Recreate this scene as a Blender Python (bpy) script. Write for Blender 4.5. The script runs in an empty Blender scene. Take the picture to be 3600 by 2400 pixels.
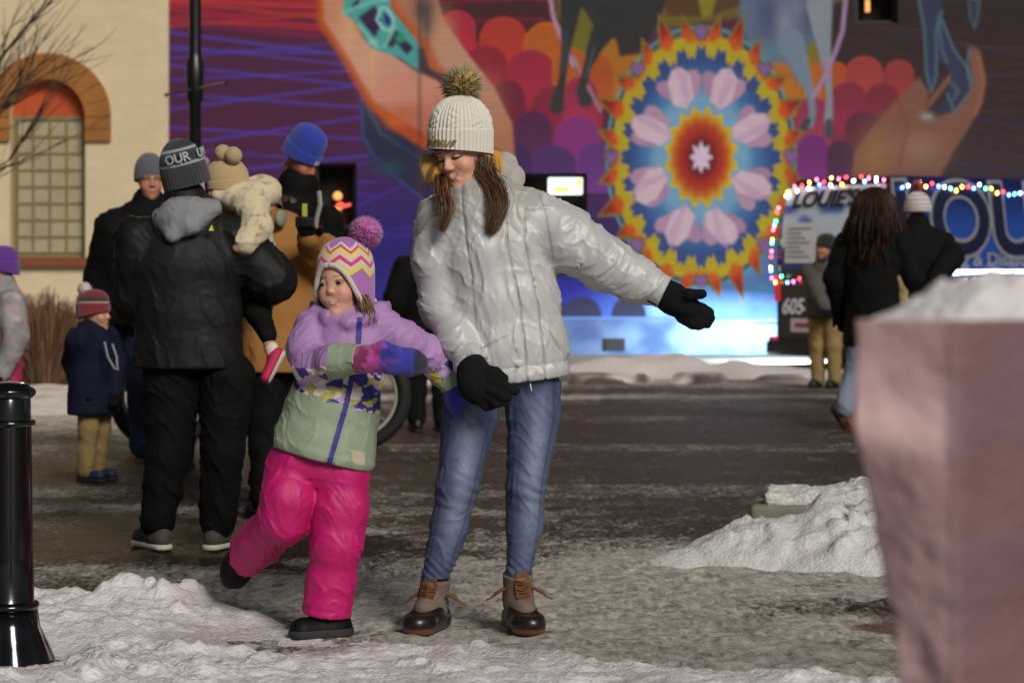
import bpy, math, random
import numpy as np
from mathutils import Vector, Matrix

# ------------------------------------------------------------------ camera, sky, key light, exposure
SC = bpy.context.scene
COL = SC.collection
CAM_H = 1.163          # metres above the pavement
FPX = 8500.0           # focal length in pixels of the 3600 px wide photograph (85 mm)
cam_d = bpy.data.cameras.new('camera')
cam = bpy.data.objects.new('camera', cam_d); COL.objects.link(cam)
cam.location = (0, 0, CAM_H); cam.rotation_euler = (math.radians(90), 0, 0)
cam_d.sensor_width = 36; cam_d.lens = 85; cam_d.shift_y = -270 / 3600.0
cam_d.clip_start = 0.1; cam_d.clip_end = 500
cam_d.dof.use_dof = True; cam_d.dof.focus_distance = 7.6; cam_d.dof.aperture_fstop = 4.8
SC.camera = cam

SUN_EL, SUN_AZ = math.radians(32), math.radians(26)   # azimuth: from behind the camera towards its right
world = bpy.data.worlds.new('World'); SC.world = world; world.use_nodes = True
wn = world.node_tree; wn.nodes.clear()
wo = wn.nodes.new('ShaderNodeOutputWorld'); wb = wn.nodes.new('ShaderNodeBackground')
sky = wn.nodes.new('ShaderNodeTexSky'); sky.sky_type = 'NISHITA'; sky.sun_disc = False
sky.sun_elevation = SUN_EL; sky.sun_rotation = math.radians(180) - SUN_AZ
hs = wn.nodes.new('ShaderNodeHueSaturation'); hs.inputs['Saturation'].default_value = 0.35
wn.links.new(sky.outputs[0], hs.inputs['Color']); wn.links.new(hs.outputs[0], wb.inputs[0])
wb.inputs[1].default_value = 0.021
wn.links.new(wb.outputs[0], wo.inputs[0])
sd = bpy.data.lights.new('street_light_glow', 'SUN'); sd.energy = 2.65; sd.angle = math.radians(22); sd.color = (1.0, 0.945, 0.87)
sun = bpy.data.objects.new('street_light_glow', sd); COL.objects.link(sun)
sun_from = Vector((math.sin(SUN_AZ) * math.cos(SUN_EL), -math.cos(SUN_AZ) * math.cos(SUN_EL), math.sin(SUN_EL)))
sun.rotation_euler = sun_from.to_track_quat('Z', 'Y').to_euler(); sun.location = (4, -4, 12)
SC.view_settings.view_transform = 'Standard'; SC.view_settings.look = 'None'
SC.view_settings.exposure = 0.0; SC.view_settings.gamma = 1.0
SC.render.film_transparent = False
try:
    SC.cycles.use_denoising = True; SC.cycles.max_bounces = 6; SC.cycles.sample_clamp_indirect = 4.0
except Exception: pass

# ------------------------------------------------------------------ helpers
def P(px, py, d):
    """photograph pixel (3600x2400) seen at depth d -> world point"""
    return np.array([(px - 1800) / FPX * d, d, CAM_H - (py - 930) / FPX * d])
def D(x, y, d):
    return P(x * 1.5306, y * 1.5306, d)
def V(*a): return np.array(a, dtype=float)
def lin(h):
    h = h.lstrip('#'); c = np.array([int(h[i:i + 2], 16) / 255 for i in (0, 2, 4)])
    return np.where(c <= 0.04045, c / 12.92, ((c + 0.055) / 1.055) ** 2.4)
def clamp01(x): return np.clip(x, 0, 1)
def sstep(a, b, x):
    t = np.clip((x - a) / (b - a), 0, 1); return t * t * (3 - 2 * t)
def mixc(a, b, t): return a + (b - a) * np.asarray(t)[..., None]

def _hash(ix, iy, iz, seed):
    n = (ix * 374761393 + iy * 668265263 + iz * 2147483647 + seed * 144665) & 0xffffffff
    n = ((n ^ (n >> 13)) * 1274126177) & 0xffffffff
    n = (n ^ (n >> 16)) & 0xffffffff
    return n.astype(np.float64) / 4294967295.0
def noise(Q, seed=0):
    """3D value noise in 0..1, Q (N,3)"""
    I = np.floor(Q).astype(np.int64); F = Q - I; F = F * F * F * (F * (F * 6 - 15) + 10)
    x, y, z = I[:, 0], I[:, 1], I[:, 2]; fx, fy, fz = F[:, 0], F[:, 1], F[:, 2]
    def h(a, b, c): return _hash(x + a, y + b, z + c, seed)
    x00 = h(0,0,0) * (1-fx) + h(1,0,0) * fx; x10 = h(0,1,0) * (1-fx) + h(1,1,0) * fx
    x01 = h(0,0,1) * (1-fx) + h(1,0,1) * fx; x11 = h(0,1,1) * (1-fx) + h(1,1,1) * fx
    return (x00 * (1-fy) + x10 * fy) * (1-fz) + (x01 * (1-fy) + x11 * fy) * fz
def fbm(Q, oct=4, seed=0):
    s = 0; a = 0.5; t = 0
    for o in range(oct):
        s = s + a * noise(Q * (2 ** o) + o * 17.3, seed + o); t += a; a *= 0.5
    return s / t

# ---- signed distance pieces (Q is (N,3))
def smin(a, b, k=0.02):
    h = np.clip(0.5 + 0.5 * (b - a) / k, 0, 1); return b * (1 - h) + a * h - k * h * (1 - h)
def smax(a, b, k=0.02): return -smin(-a, -b, k)
def unit(v): v = np.asarray(v, float); return v / (np.linalg.norm(v) + 1e-12)
def frame(w, up=None):
    w = unit(w); up = V(0, 0, 1) if up is None else np.asarray(up, float)
    if abs(np.dot(w, unit(up))) > 0.97: up = V(0, 1, 0)
    u = unit(np.cross(up, w)); v = np.cross(w, u); return u, v, w
def fold_disp(Q, a, w, fold):
    amp, fs, fp, seed = fold
    q = Q - a; s = q @ w; u, v, _ = frame(w)
    a1 = q @ u; a2 = q @ v; wv = 0.9 * np.sin(a1 * 23 + s * 9 + seed) + 0.7 * np.sin(a2 * 17 - s * 13 + 2 * seed)
    R = np.stack([s * fs + 0.45 * fs * a1 + 0.8 * wv, a1 * fp + 0.5 * wv, a2 * fp], 1)
    n = noise(R + seed * 3.7, seed); n2 = noise(R * 2.1 + 9.1, seed + 5)
    r = 1 - np.abs(2 * n - 1); r2 = 1 - np.abs(2 * n2 - 1)
    return amp * (0.95 * r ** 6 + 0.6 * r2 ** 6 + 0.7 * (n - 0.5) - 0.3)
def cone(Q, a, b, ra, rb, fold=None):
    a = np.asarray(a, float); b = np.asarray(b, float); ab = b - a; L2 = ab @ ab + 1e-12
    t = np.clip(((Q - a) @ ab) / L2, 0, 1)
    d = np.linalg.norm(Q - a - t[:, None] * ab, axis=1) - (ra + (rb - ra) * t)
    if fold:
        m = np.abs(d) < .035; d[m] -= fold_disp(Q[m], a, ab / math.sqrt(L2), fold)
    return d
def chain(Q, pts, rad, k=0.02, fold=None):
    d = None
    for i in range(len(pts) - 1):
        f = None if fold is None else (fold[0], fold[1], fold[2], fold[3] + i)
        c = cone(Q, pts[i], pts[i + 1], rad[i], rad[i + 1], f); d = c if d is None else smin(d, c, k)
    return d
def econe(Q, a, b, ra, rb, side, fold=None):
    """elliptic tapered piece: ra, rb = (radius along side, radius across)"""
    a = np.asarray(a, float); b = np.asarray(b, float); ab = b - a; L = np.linalg.norm(ab) + 1e-9; w = ab / L
    u = np.asarray(side, float); u = unit(u - w * (u @ w)); v = np.cross(w, u)
    q = Q - a; s = q @ w; t = np.clip(s / L, 0, 1); e = s - t * L
    r1 = ra[0] + (rb[0] - ra[0]) * t; r2 = ra[1] + (rb[1] - ra[1]) * t; m = np.minimum(r1, r2)
    d = (np.sqrt(((q @ u) / r1) ** 2 + ((q @ v) / r2) ** 2 + (e / m) ** 2) - 1) * m
    if fold:
        m = np.abs(d) < .035; d[m] -= fold_disp(Q[m], a, w, fold)
    return d
def loft(Q, st, side, k=0.015, fold=None):
    """st: list of (centre, r_side, r_depth)"""
    d = None
    for i in range(len(st) - 1):
        f = None if fold is None else fold
        c = econe(Q, st[i][0], st[i + 1][0], st[i][1:3], st[i + 1][1:3], side, f); d = c if d is None else smin(d, c, k)
    return d
def ell(Q, c, r, R=None):
    q = Q - np.asarray(c, float)
    if R is not None: q = q @ np.asarray(R)
    r = np.asarray(r, float); k0 = np.linalg.norm(q / r, axis=1); k1 = np.linalg.norm(q / (r * r), axis=1) + 1e-9
    return k0 * (k0 - 1) / k1
def half(Q, p, n): return (Q - np.asarray(p, float)) @ unit(n)     # keep the side where the value is negative
def rotm(yaw=0, pitch=0, roll=0):
    """degrees; yaw>0 turns a face that looks at -Y towards -X (viewer's left); pitch>0 nods down; roll>0 tips the crown to +X"""
    y, p, r = map(math.radians, (yaw, pitch, roll))
    M = Matrix.Rotation(-y, 3, 'Z') @ Matrix.Rotation(p, 3, 'X') @ Matrix.Rotation(r, 3, 'Y')
    return np.array(M)

def surfnet(F, lo, hi, h, proj=1):
    """naive surface nets with a coarse prefilter -> verts, quads"""
    lo = np.asarray(lo, float); hi = np.asarray(hi, float); S = 4
    nb = np.maximum(1, np.ceil((hi - lo) / (h * S)).astype(int)); n = nb * S + 1
    ax = [lo[i] + h * np.arange(n[i]) for i in range(3)]
    cx = [lo[i] + h * S * (np.arange(nb[i]) + 0.5) for i in range(3)]
    G = np.stack(np.meshgrid(*cx, indexing='ij'), -1).reshape(-1, 3)
    cd = F(G); near = (np.abs(cd) < h * S * 1.7 + 0.005).reshape(nb)
    val = np.repeat(np.repeat(np.repeat(np.sign(cd).reshape(nb) * 1.0, S, 0), S, 1), S, 2)
    val = np.pad(val, ((0, 1), (0, 1), (0, 1)), mode='edge')
    m = np.zeros(n, bool)
    nz = np.argwhere(near)
    off = np.stack(np.meshgrid(*[np.arange(S + 1)] * 3, indexing='ij'), -1).reshape(-1, 3)
    idx = (nz[:, None, :] * S + off[None]).reshape(-1, 3)
    m[idx[:, 0], idx[:, 1], idx[:, 2]] = True
    pi = np.argwhere(m); pts = lo + pi * h
    val[m] = F(pts)
    ins = val < 0
    c = [val[i:n[0]-1+i, j:n[1]-1+j, k:n[2]-1+k] for i in (0,1) for j in (0,1) for k in (0,1)]
    cnt = sum((x < 0).astype(np.int8) for x in c)
    act = (cnt > 0) & (cnt < 8)
    A = np.argwhere(act); ids = -np.ones(act.shape, np.int64); ids[act] = np.arange(len(A))
    cv = np.stack([x[act] for x in c], 1)
    co = np.array([(i, j, k) for i in (0,1) for j in (0,1) for k in (0,1)], float)
    acc = np.zeros((len(A), 3)); num = np.zeros(len(A))
    for p in range(8):
        for q in range(p + 1, 8):
            if np.abs(co[p] - co[q]).sum() != 1: continue
            x = (cv[:, p] < 0) != (cv[:, q] < 0)
            t = cv[x, p] / (cv[x, p] - cv[x, q])
            acc[x] += co[p] + t[:, None] * (co[q] - co[p]); num[x] += 1
    vs = lo + (A + acc / num[:, None]) * h
    quads = []
    for axs in range(3):
        o1, o2 = [(1, 2), (2, 0), (0, 1)][axs]
        sl0 = [slice(None)] * 3; sl1 = [slice(None)] * 3
        sl0[axs] = slice(0, n[axs] - 1); sl1[axs] = slice(1, n[axs])
        a, b = ins[tuple(sl0)], ins[tuple(sl1)]
        E = np.argwhere(a != b)
        E = E[(E[:, o1] > 0) & (E[:, o2] > 0) & (E[:, o1] < n[o1] - 1) & (E[:, o2] < n[o2] - 1)]
        def g(d1, d2):
            e = E.copy(); e[:, o1] += d1; e[:, o2] += d2; return ids[e[:, 0], e[:, 1], e[:, 2]]
        q = np.stack([g(-1, -1), g(0, -1), g(0, 0), g(-1, 0)], 1)
        flip = ~a[E[:, 0], E[:, 1], E[:, 2]]
        q[flip] = q[flip][:, ::-1]; quads.append(q)
    quads = np.concatenate(quads); quads = quads[(quads >= 0).all(1)]
    for _ in range(proj):
        e = h * 0.3; f0 = F(vs)
        g = np.stack([F(vs + np.eye(3)[i] * e) - f0 for i in range(3)], 1) / e
        gn = np.linalg.norm(g, axis=1) + 1e-6
        st = np.clip(f0 / np.maximum(gn, 0.4), -h * 0.5, h * 0.5)
        vs = vs - (g / gn[:, None]) * st[:, None] * 0.8
    return vs, quads

def make_mesh(name, vs, faces, smooth=True, colors=None, uv=None, mats=None, fmat=None):
    me = bpy.data.meshes.new(name)
    vs = np.asarray(vs, np.float32)
    if isinstance(faces, np.ndarray):
        nf, k = faces.shape
        me.vertices.add(len(vs)); me.vertices.foreach_set('co', vs.ravel())
        me.loops.add(nf * k); me.polygons.add(nf)
        me.loops.foreach_set('vertex_index', faces.ravel().astype(np.int32))
        me.polygons.foreach_set('loop_start', (np.arange(nf) * k).astype(np.int32))
        try: me.polygons.foreach_set('loop_total', np.full(nf, k, np.int32))
        except Exception: pass
        me.update(calc_edges=True)
    else:
        me.from_pydata([tuple(map(float, v)) for v in vs], [], faces); me.update()
    me.polygons.foreach_set('use_smooth', np.full(len(me.polygons), smooth))
    if colors is not None:
        ca = me.color_attributes.new('Col', 'FLOAT_COLOR', 'POINT')
        c = np.ones((len(vs), 4), np.float32); c[:, :3] = colors; ca.data.foreach_set('color', c.ravel())
    for m in (mats or []): me.materials.append(m)
    if fmat is not None: me.polygons.foreach_set('material_index', np.asarray(fmat, np.int32))
    me.validate()
    return me
def add(name, me, mat=None, parent=None):
    o = bpy.data.objects.new(name, me); COL.objects.link(o)
    if mat is not None and me is not None:
        me.materials.clear(); me.materials.append(mat)
    if parent is not None:
        o.parent = parent
        o.matrix_parent_inverse = Matrix.Translation(-Vector(parent.location)) if parent.type == 'EMPTY' else Matrix()
    return o
def thing(name, label, cat, loc=(0, 0, 0), group=None):
    o = bpy.data.objects.new(name, None); COL.objects.link(o); o.empty_display_size = 0.1
    o.location = tuple(float(c) for c in loc); o['label'] = label; o['category'] = cat
    if group: o['group'] = group
    return o
def tag(o, label=None, cat=None, group=None, kind=None):
    if label: o['label'] = label
    if cat: o['category'] = cat
    if group: o['group'] = group
    if kind: o['kind'] = kind
    return o
def sdf_obj(name, F, lo, hi, h, mat, parent=None, color=None, proj=1):
    vs, q = surfnet(F, lo, hi, h, proj)
    return add(name, make_mesh(name, vs, q, True, None if color is None else color(vs)), mat, parent)

# ---- polygonal pieces: MB collects several shapes into one mesh
class MB:
    def __init__(s): s.v = []; s.f = []; s.c = []
    def add(s, vs, fs, col=None):
        b = len(s.v); s.v += [tuple(map(float, v)) for v in vs]; s.f += [tuple(b + i for i in f) for f in fs]
        s.c += [tuple(col) if col is not None else (1, 1, 1)] * len(vs); return s
    def box(s, lo, hi, R=None, o=(0, 0, 0), col=None, bev=0.0):
        x0, y0, z0 = lo; x1, y1, z1 = hi
        if bev > 0:
            vs = []; b = bev
            for z, e in ((z0, b), (z0 + b, 0), (z1 - b, 0), (z1, b)):
                vs += [(x0+e+ (b if e==0 else 0), y0+e, z), (x1-e-(b if e==0 else 0), y0+e, z), (x1-e, y0+e+(b if e==0 else 0), z), (x1-e, y1-e-(b if e==0 else 0), z),
                       (x1-e-(b if e==0 else 0), y1-e, z), (x0+e+(b if e==0 else 0), y1-e, z), (x0+e, y1-e-(b if e==0 else 0), z), (x0+e, y0+e+(b if e==0 else 0), z)]
            fs = [tuple(range(7, -1, -1)), tuple(range(24, 32))]
            for r in range(3):
                for i in range(8): j = (i + 1) % 8; fs.append((r*8+i, r*8+j, r*8+8+j, r*8+8+i))
        else:
            vs = [(x0,y0,z0),(x1,y0,z0),(x1,y1,z0),(x0,y1,z0),(x0,y0,z1),(x1,y0,z1),(x1,y1,z1),(x0,y1,z1)]
            fs = [(3,2,1,0),(4,5,6,7),(0,1,5,4),(1,2,6,5),(2,3,7,6),(3,0,4,7)]
        vs = np.array(vs, float)
        if R is not None: vs = vs @ np.asarray(R).T
        return s.add(vs + np.asarray(o, float), fs, col)
    def tube(s, pts, rad, seg=8, col=None, flat=None, caps=True):
        pts = [np.asarray(p, float) for p in pts]; n = len(pts); rad = rad if hasattr(rad, '__len__') else [rad] * n
        vs = []; up = None
        for i in range(n):
            w = unit(pts[min(i + 1, n - 1)] - pts[max(i - 1, 0)])
            if up is None: u, v, _ = frame(w)
            else: u = unit(up - w * (up @ w)); v = np.cross(w, u)
            up = u
            for k in range(seg):
                a = 2 * math.pi * k / seg; fl = 1 if flat is None else flat
                vs.append(pts[i] + rad[i] * (math.cos(a) * u + math.sin(a) * v * fl))
        fs = []
        for i in range(n - 1):
            for k in range(seg): j = (k + 1) % seg; fs.append((i*seg+k, i*seg+j, (i+1)*seg+j, (i+1)*seg+k))
        if caps: fs += [tuple(range(seg - 1, -1, -1)), tuple((n-1)*seg + k for k in range(seg))]
        return s.add(vs, fs, col)
    def lathe(s, prof, c=(0, 0, 0), seg=24, col=None, R=None, fn=None):
        vs = []
        for r, z in prof:
            for k in range(seg):
                a = 2 * math.pi * k / seg; rr = r if fn is None else r * fn(a, z); vs.append((rr * math.cos(a), rr * math.sin(a), z))
        vs = np.array(vs)
        if R is not None: vs = vs @ np.asarray(R).T
        fs = []; n = len(prof)
        for i in range(n - 1):
            for k in range(seg): j = (k + 1) % seg; fs.append((i*seg+k, i*seg+j, (i+1)*seg+j, (i+1)*seg+k))
        fs += [tuple(range(seg - 1, -1, -1)), tuple((n-1)*seg + k for k in range(seg))]
        return s.add(vs + np.asarray(c, float), fs, col)
    def prism(s, poly, p0, ex, ey, ez, col=None):
        """poly [(a,b)] in the plane (ex, ey) at p0, thickness along ez"""
        p0, ex, ey, ez = (np.asarray(q, float) for q in (p0, ex, ey, ez)); n = len(poly)
        vs = [p0 + a * ex + b * ey for a, b in poly] + [p0 + a * ex + b * ey + ez for a, b in poly]
        fs = [tuple(range(n - 1, -1, -1)), tuple(range(n, 2 * n))] + [(i, (i+1) % n, n + (i+1) % n, n + i) for i in range(n)]
        return s.add(vs, fs, col)
    def obj(s, name, mat, parent=None, smooth=False):
        return add(name, make_mesh(name, s.v, s.f, smooth, s.c), mat, parent)
def grid_mesh(name, fn, nu, nv, wrap=False, colfn=None, caps=False):
    """fn(U,V)->(N,3); U,V in 0..1"""
    u = np.linspace(0, 1, nu + 1)[:-1] if wrap else np.linspace(0, 1, nu); v = np.linspace(0, 1, nv)
    UU, VV = np.meshgrid(u, v, indexing='ij'); vs = fn(UU.ravel(), VV.ravel())
    nn = len(u); i = np.arange(nn if wrap else nn - 1); j = np.arange(nv - 1)
    I, J = np.meshgrid(i, j, indexing='ij'); I = I.ravel(); J = J.ravel(); I2 = (I + 1) % nn
    q = np.stack([I * nv + J, I2 * nv + J, I2 * nv + J + 1, I * nv + J + 1], 1)
    return make_mesh(name, vs, q, True, None if colfn is None else colfn(UU.ravel(), VV.ravel(), vs))

# ------------------------------------------------------------------ materials
def newmat(name):
    m = bpy.data.materials.new(name); m.use_nodes = True; nt = m.node_tree
    return m, nt, nt.nodes['Principled BSDF'], nt.nodes.new
def link(nt, a, b): nt.links.new(a, b)
def setin(b, **k):
    for n, v in k.items():
        n = n.replace('_', ' ')
        if n in b.inputs: b.inputs[n].default_value = v
def mat(name, color=None, rough=0.8, spec=0.5, vcol=False, var=0.0, vscale=20.0, bump=0.0, bscale=60.0, bdist=0.004, metal=0.0, sheen=0.0, coat=0.0, sss=0.0, stretch=(1, 1, 1), bdetail=4):
    """plain surface with fine procedural variation and relief"""
    m, nt, b, new = newmat(name)
    setin(b, Roughness=rough, Metallic=metal)
    if 'Specular IOR Level' in b.inputs: b.inputs['Specular IOR Level'].default_value = spec
    if sheen and 'Sheen Weight' in b.inputs: b.inputs['Sheen Weight'].default_value = sheen; b.inputs['Sheen Roughness'].default_value = 0.6
    if coat: b.inputs['Coat Weight'].default_value = coat
    if sss:
        b.inputs['Subsurface Weight'].default_value = sss; b.inputs['Subsurface Radius'].default_value = (0.02, 0.012, 0.008); b.inputs['Subsurface Scale'].default_value = 0.4
    tc = new('ShaderNodeTexCoord'); mp = new('ShaderNodeMapping'); mp.inputs['Scale'].default_value = stretch
    link(nt, tc.outputs['Object'], mp.inputs[0])
    src = None
    if vcol:
        a = new('ShaderNodeVertexColor'); a.layer_name = 'Col'; src = a.outputs[0]
    if var:
        n = new('ShaderNodeTexNoise'); n.inputs['Scale'].default_value = vscale; n.inputs['Detail'].default_value = 5
        link(nt, mp.outputs[0], n.inputs['Vector'])
        r = new('ShaderNodeMapRange'); r.inputs[1].default_value = 0.25; r.inputs[2].default_value = 0.75; r.inputs[3].default_value = 1 - var; r.inputs[4].default_value = 1 + var
        link(nt, n.outputs[0], r.inputs[0])
        mx = new('ShaderNodeMix'); mx.data_type = 'RGBA'; mx.blend_type = 'MULTIPLY'; mx.inputs[0].default_value = 1
        if src is None: mx.inputs[6].default_value = (*color, 1)
        else: link(nt, src, mx.inputs[6])
        link(nt, r.outputs[0], mx.inputs[7]); src = mx.outputs[2]
    if src is None: b.inputs['Base Color'].default_value = (*color, 1)
    else: link(nt, src, b.inputs['Base Color'])
    if bump:
        n = new('ShaderNodeTexNoise'); n.inputs['Scale'].default_value = bscale; n.inputs['Detail'].default_value = bdetail
        link(nt, mp.outputs[0], n.inputs['Vector'])
        bp = new('ShaderNodeBump'); bp.inputs['Strength'].default_value = bump; bp.inputs['Distance'].default_value = bdist
        link(nt, n.outputs[0], bp.inputs['Height']); link(nt, bp.outputs[0], b.inputs['Normal'])
    return m
def glow(name, color, s):
    m, nt, b, new = newmat(name)
    b.inputs['Base Color'].default_value = (*color, 1); b.inputs['Emission Color'].default_value = (*color, 1); b.inputs['Emission Strength'].default_value = s
    return m
# ------------------------------------------------------------------ the setting: street, snow
def axis(parts):
    a = []
    for lo, hi, st in parts: a += list(np.arange(lo, hi, st))
    return np.array(a + [parts[-1][1]])
def heightfield(name, xs, ys, hf, matl, colf=None, parent=None):
    X, Y = np.meshgrid(xs, ys, indexing='ij'); x = X.ravel(); y = Y.ravel(); z = hf(x, y)
    n, m = len(xs), len(ys); I, J = np.meshgrid(np.arange(n - 1), np.arange(m - 1), indexing='ij'); I = I.ravel(); J = J.ravel()
    q = np.stack([I * m + J, (I + 1) * m + J, (I + 1) * m + J + 1, I * m + J + 1], 1)
    me = make_mesh(name, np.stack([x, y, z], 1), q, True, None if colf is None else colf(x, y, z))
    return add(name, me, matl, parent)
def n2(x, y, f, seed=0, oct=4, sx=1.0):
    return fbm(np.stack([x * f * sx, y * f, np.zeros_like(x) + seed * 1.7], 1), oct, seed)

def street_material():
    m, nt, b, new = newmat('wet_icy_pavement')
    at = new('ShaderNodeVertexColor'); at.layer_name = 'Col'; sep = new('ShaderNodeSeparateColor'); link(nt, at.outputs[0], sep.inputs[0])
    tc = new('ShaderNodeTexCoord')
    def nz(scale, det, sx=1.0, sy=1.0, rough=0.6):
        mp = new('ShaderNodeMapping'); mp.inputs['Scale'].default_value = (sx, sy, 1); link(nt, tc.outputs['Object'], mp.inputs[0])
        n = new('ShaderNodeTexNoise'); n.inputs['Scale'].default_value = scale; n.inputs['Detail'].default_value = det; n.inputs['Roughness'].default_value = rough
        link(nt, mp.outputs[0], n.inputs['Vector']); return n.outputs[0]
    def math_(op, a, c, clamp=False):
        n = new('ShaderNodeMath'); n.operation = op; n.use_clamp = clamp
        for i, v in enumerate((a, c)):
            if isinstance(v, (int, float)): n.inputs[i].default_value = v
            else: link(nt, v, n.inputs[i])
        return n.outputs[0]
    def mixn(f, a, c):
        n = new('ShaderNodeMix'); n.data_type = 'RGBA'
        if isinstance(f, float): n.inputs[0].default_value = f
        else: link(nt, f, n.inputs[0])
        for i, v in ((6, a), (7, c)):
            if isinstance(v, tuple): n.inputs[i].default_value = (*v, 1)
            else: link(nt, v, n.inputs[i])
        return n.outputs[2]
    def con(x, k): return math_('ADD', math_('MULTIPLY', x, k), 0.5 - 0.5 * k, True)
    big = nz(1.7, 6, 0.9, 0.9); fine = nz(42, 8, 1.0, 0.5, 0.75); mid = nz(9, 6, 1.0, 0.55, 0.7)
    # snow cover where cover + noise exceeds a threshold
    t = math_('ADD', math_('MULTIPLY', big, 0.9), math_('MULTIPLY', mid, 1.5)); t = math_('ADD', t, math_('MULTIPLY', fine, 2.3))
    t = math_('SUBTRACT', math_('ADD', t, math_('MULTIPLY', sep.outputs[0], 1.5)), 2.92)
    cov = math_('ADD', math_('MULTIPLY', t, 2.2), 0.35, True)
    asphalt = mixn(con(fine, 2.6), (0.007, 0.0050, 0.0028), (0.075, 0.053, 0.029))
    asphalt = mixn(math_('MULTIPLY', con(mid, 2.5), 0.5), asphalt, (0.045, 0.030, 0.018))
    snow = mixn(con(nz(26, 8, 1.0, 0.45, 0.72), 3.2), (0.095, 0.075, 0.048), (0.76, 0.72, 0.65)); snow = mixn(con(nz(5, 5, 1.0, 0.6), 2.5), snow, mixn(0.45, snow, (0.72, 0.68, 0.62)))
    snow = mixn(sep.outputs[2], snow, (0.16, 0.07, 0.045))
    col = mixn(cov, asphalt, snow); link(nt, col, b.inputs['Base Color'])
    r = math_('ADD', math_('MULTIPLY', cov, 0.38), math_('MULTIPLY', math_('SUBTRACT', 1.0, sep.outputs[1]), 0.30)); r = math_('ADD', r, math_('MULTIPLY', mid, 0.35), True)
    link(nt, r, b.inputs['Roughness']); b.inputs['Specular IOR Level'].default_value = 0.16
    bp = new('ShaderNodeBump'); bp.inputs['Strength'].default_value = 0.85; bp.inputs['Distance'].default_value = 0.02
    hgt = math_('ADD', math_('MULTIPLY', cov, 0.35), math_('ADD', math_('MULTIPLY', fine, 0.9), math_('MULTIPLY', mid, 0.8))); link(nt, hgt, bp.inputs['Height'])
    link(nt, bp.outputs[0], b.inputs['Normal'])
    return m
M_street = street_material()
def blob(x, y, cx, cy, rx, ry): return np.exp(-(((x - cx) / rx) ** 2 + ((y - cy) / ry) ** 2))
def street_h(x, y):
    near = sstep(14, 9, y)
    return near * (0.020 * (n2(x, y, 2.2, 3, 3) - 0.5) + 0.030 * (n2(x, y, 9, 4, 3) - 0.5) + 0.012 * (n2(x, y, 22, 6, 2) - 0.5)) + 0.01 * (n2(x, y, 0.5, 5, 2) - 0.5) - 0.004
def street_c(x, y, z):
    cov = 0.20 + 0.26 * (n2(x, y, 0.35, 7, 3, 0.4) - 0.5)
    cov = cov + 0.80 * blob(x, y, 0.40, 7.3, 1.6, 1.6) + 0.50 * blob(x, y, 0.75, 9.3, 1.0, 0.8) + 0.30 * blob(x, y, -0.9, 8.6, 0.8, 0.45) + 0.55 * blob(x, y, 1.1, 6.9, 1.5, 0.6)
    cov = cov - 0.35 * blob(x, y, 1.25, 8.25, 0.55, 0.33) - 0.2 * blob(x, y, -1.1, 9.6, 0.7, 0.9)
    cov = cov + 0.45 * blob(x, y, -3.2, 18.5, 1.8, 3.0) + 0.30 * blob(x, y, -2.1, 11.6, 1.5, 0.28) + 0.35 * blob(x, y, -0.75, 10.6, 0.22, 0.16) + 0.2 * blob(x, y, -0.4, 11.4, 0.6, 0.2)
    cov = cov + 0.35 * sstep(22, 24.2, y) + 0.25 * blob(x, y, -2, 21.5, 8, .5) + 0.12 * (np.sin(y * 2.1 + 1.2 * n2(x, y, .3, 12, 2)) > 0.75)
    cov = cov + sstep(11.5, 9, y) * (0.75 * (n2(x, y, 1.5, 91, 3) - 0.5) + 0.5 * (n2(x, y, 4.2, 92, 3) - 0.5))
    wet = 0.30 + 0.6 * blob(x, y, -1.25, 9.3, 0.9, 0.9) + 0.5 * blob(x, y, -0.95, 9.5, .35, .3)
    red = 0.85 * blob(x, y, 1.25, 7.75, 0.5, 0.28) * (n2(x, y, 3, 31, 3) > 0.45) + 0.25 * blob(x, y, 0.9, 7.2, 0.8, 0.25)
    return np.clip(np.stack([cov, wet, red], 1), 0, 1)
tag(heightfield('street', axis([(-60, -8, 4), (-8, -3, .25), (-3, 3, .028), (3, 8, .25), (8, 60, 4)]),
    axis([(-20, 4, 1.5), (4, 6, .15), (6, 10.6, .028), (10.6, 16, .08), (16, 30, .25), (30, 70, 5)]), street_h, M_street, street_c), kind='structure')

M_snow = mat('trodden_snow', vcol=True, rough=0.7, spec=0.25, var=0.14, vscale=30, bump=0.8, bscale=75, bdist=0.012, sss=0.0, bdetail=8)
def snow_c(seed, dirt=0.25, base=(0.66, 0.64, 0.63)):
    b = np.array(base)
    def f(x, y, z):
        n = n2(x, y, 3.1, seed + 40, 4); n3 = n2(x, y, 14, seed + 41, 3)
        t = np.clip(sstep(0.52, 0.75, n) * dirt * 2 + 0.18 * (n3 > 0.66) * (dirt > 0.2), 0, 1)
        return mixc(b[None, :] * np.ones((len(x), 1)), lin('8d7a62')[None, :], t)
    return f
def lumps(x, y, seed, f=7.0):
    a = n2(x, y, f, seed, 3); b = n2(x, y, f * 2.7, seed + 3, 3); c = n2(x, y, f * 7, seed + 6, 2)
    e = n2(x, y, f * 1.6, seed + 9, 2)
    return 0.95 * sstep(0.38, 0.72, a) + 0.55 * sstep(0.45, 0.72, b) + 0.40 * (c - 0.3) + 0.95 * sstep(0.60, 0.70, e) * (0.5 + b) * sstep(0.38, 0.62, n2(x, y, f * .33, seed + 15, 2))
def edge_y(x): return np.interp(x, [-2.6, -1.7, -1.25, -0.8, -0.5, -0.2, 0.2, 0.55, 1.1, 2.5], [8.45, 8.32, 8.35, 8.05, 7.80, 7.62, 7.30, 7.05, 6.8, 6.65])
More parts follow.
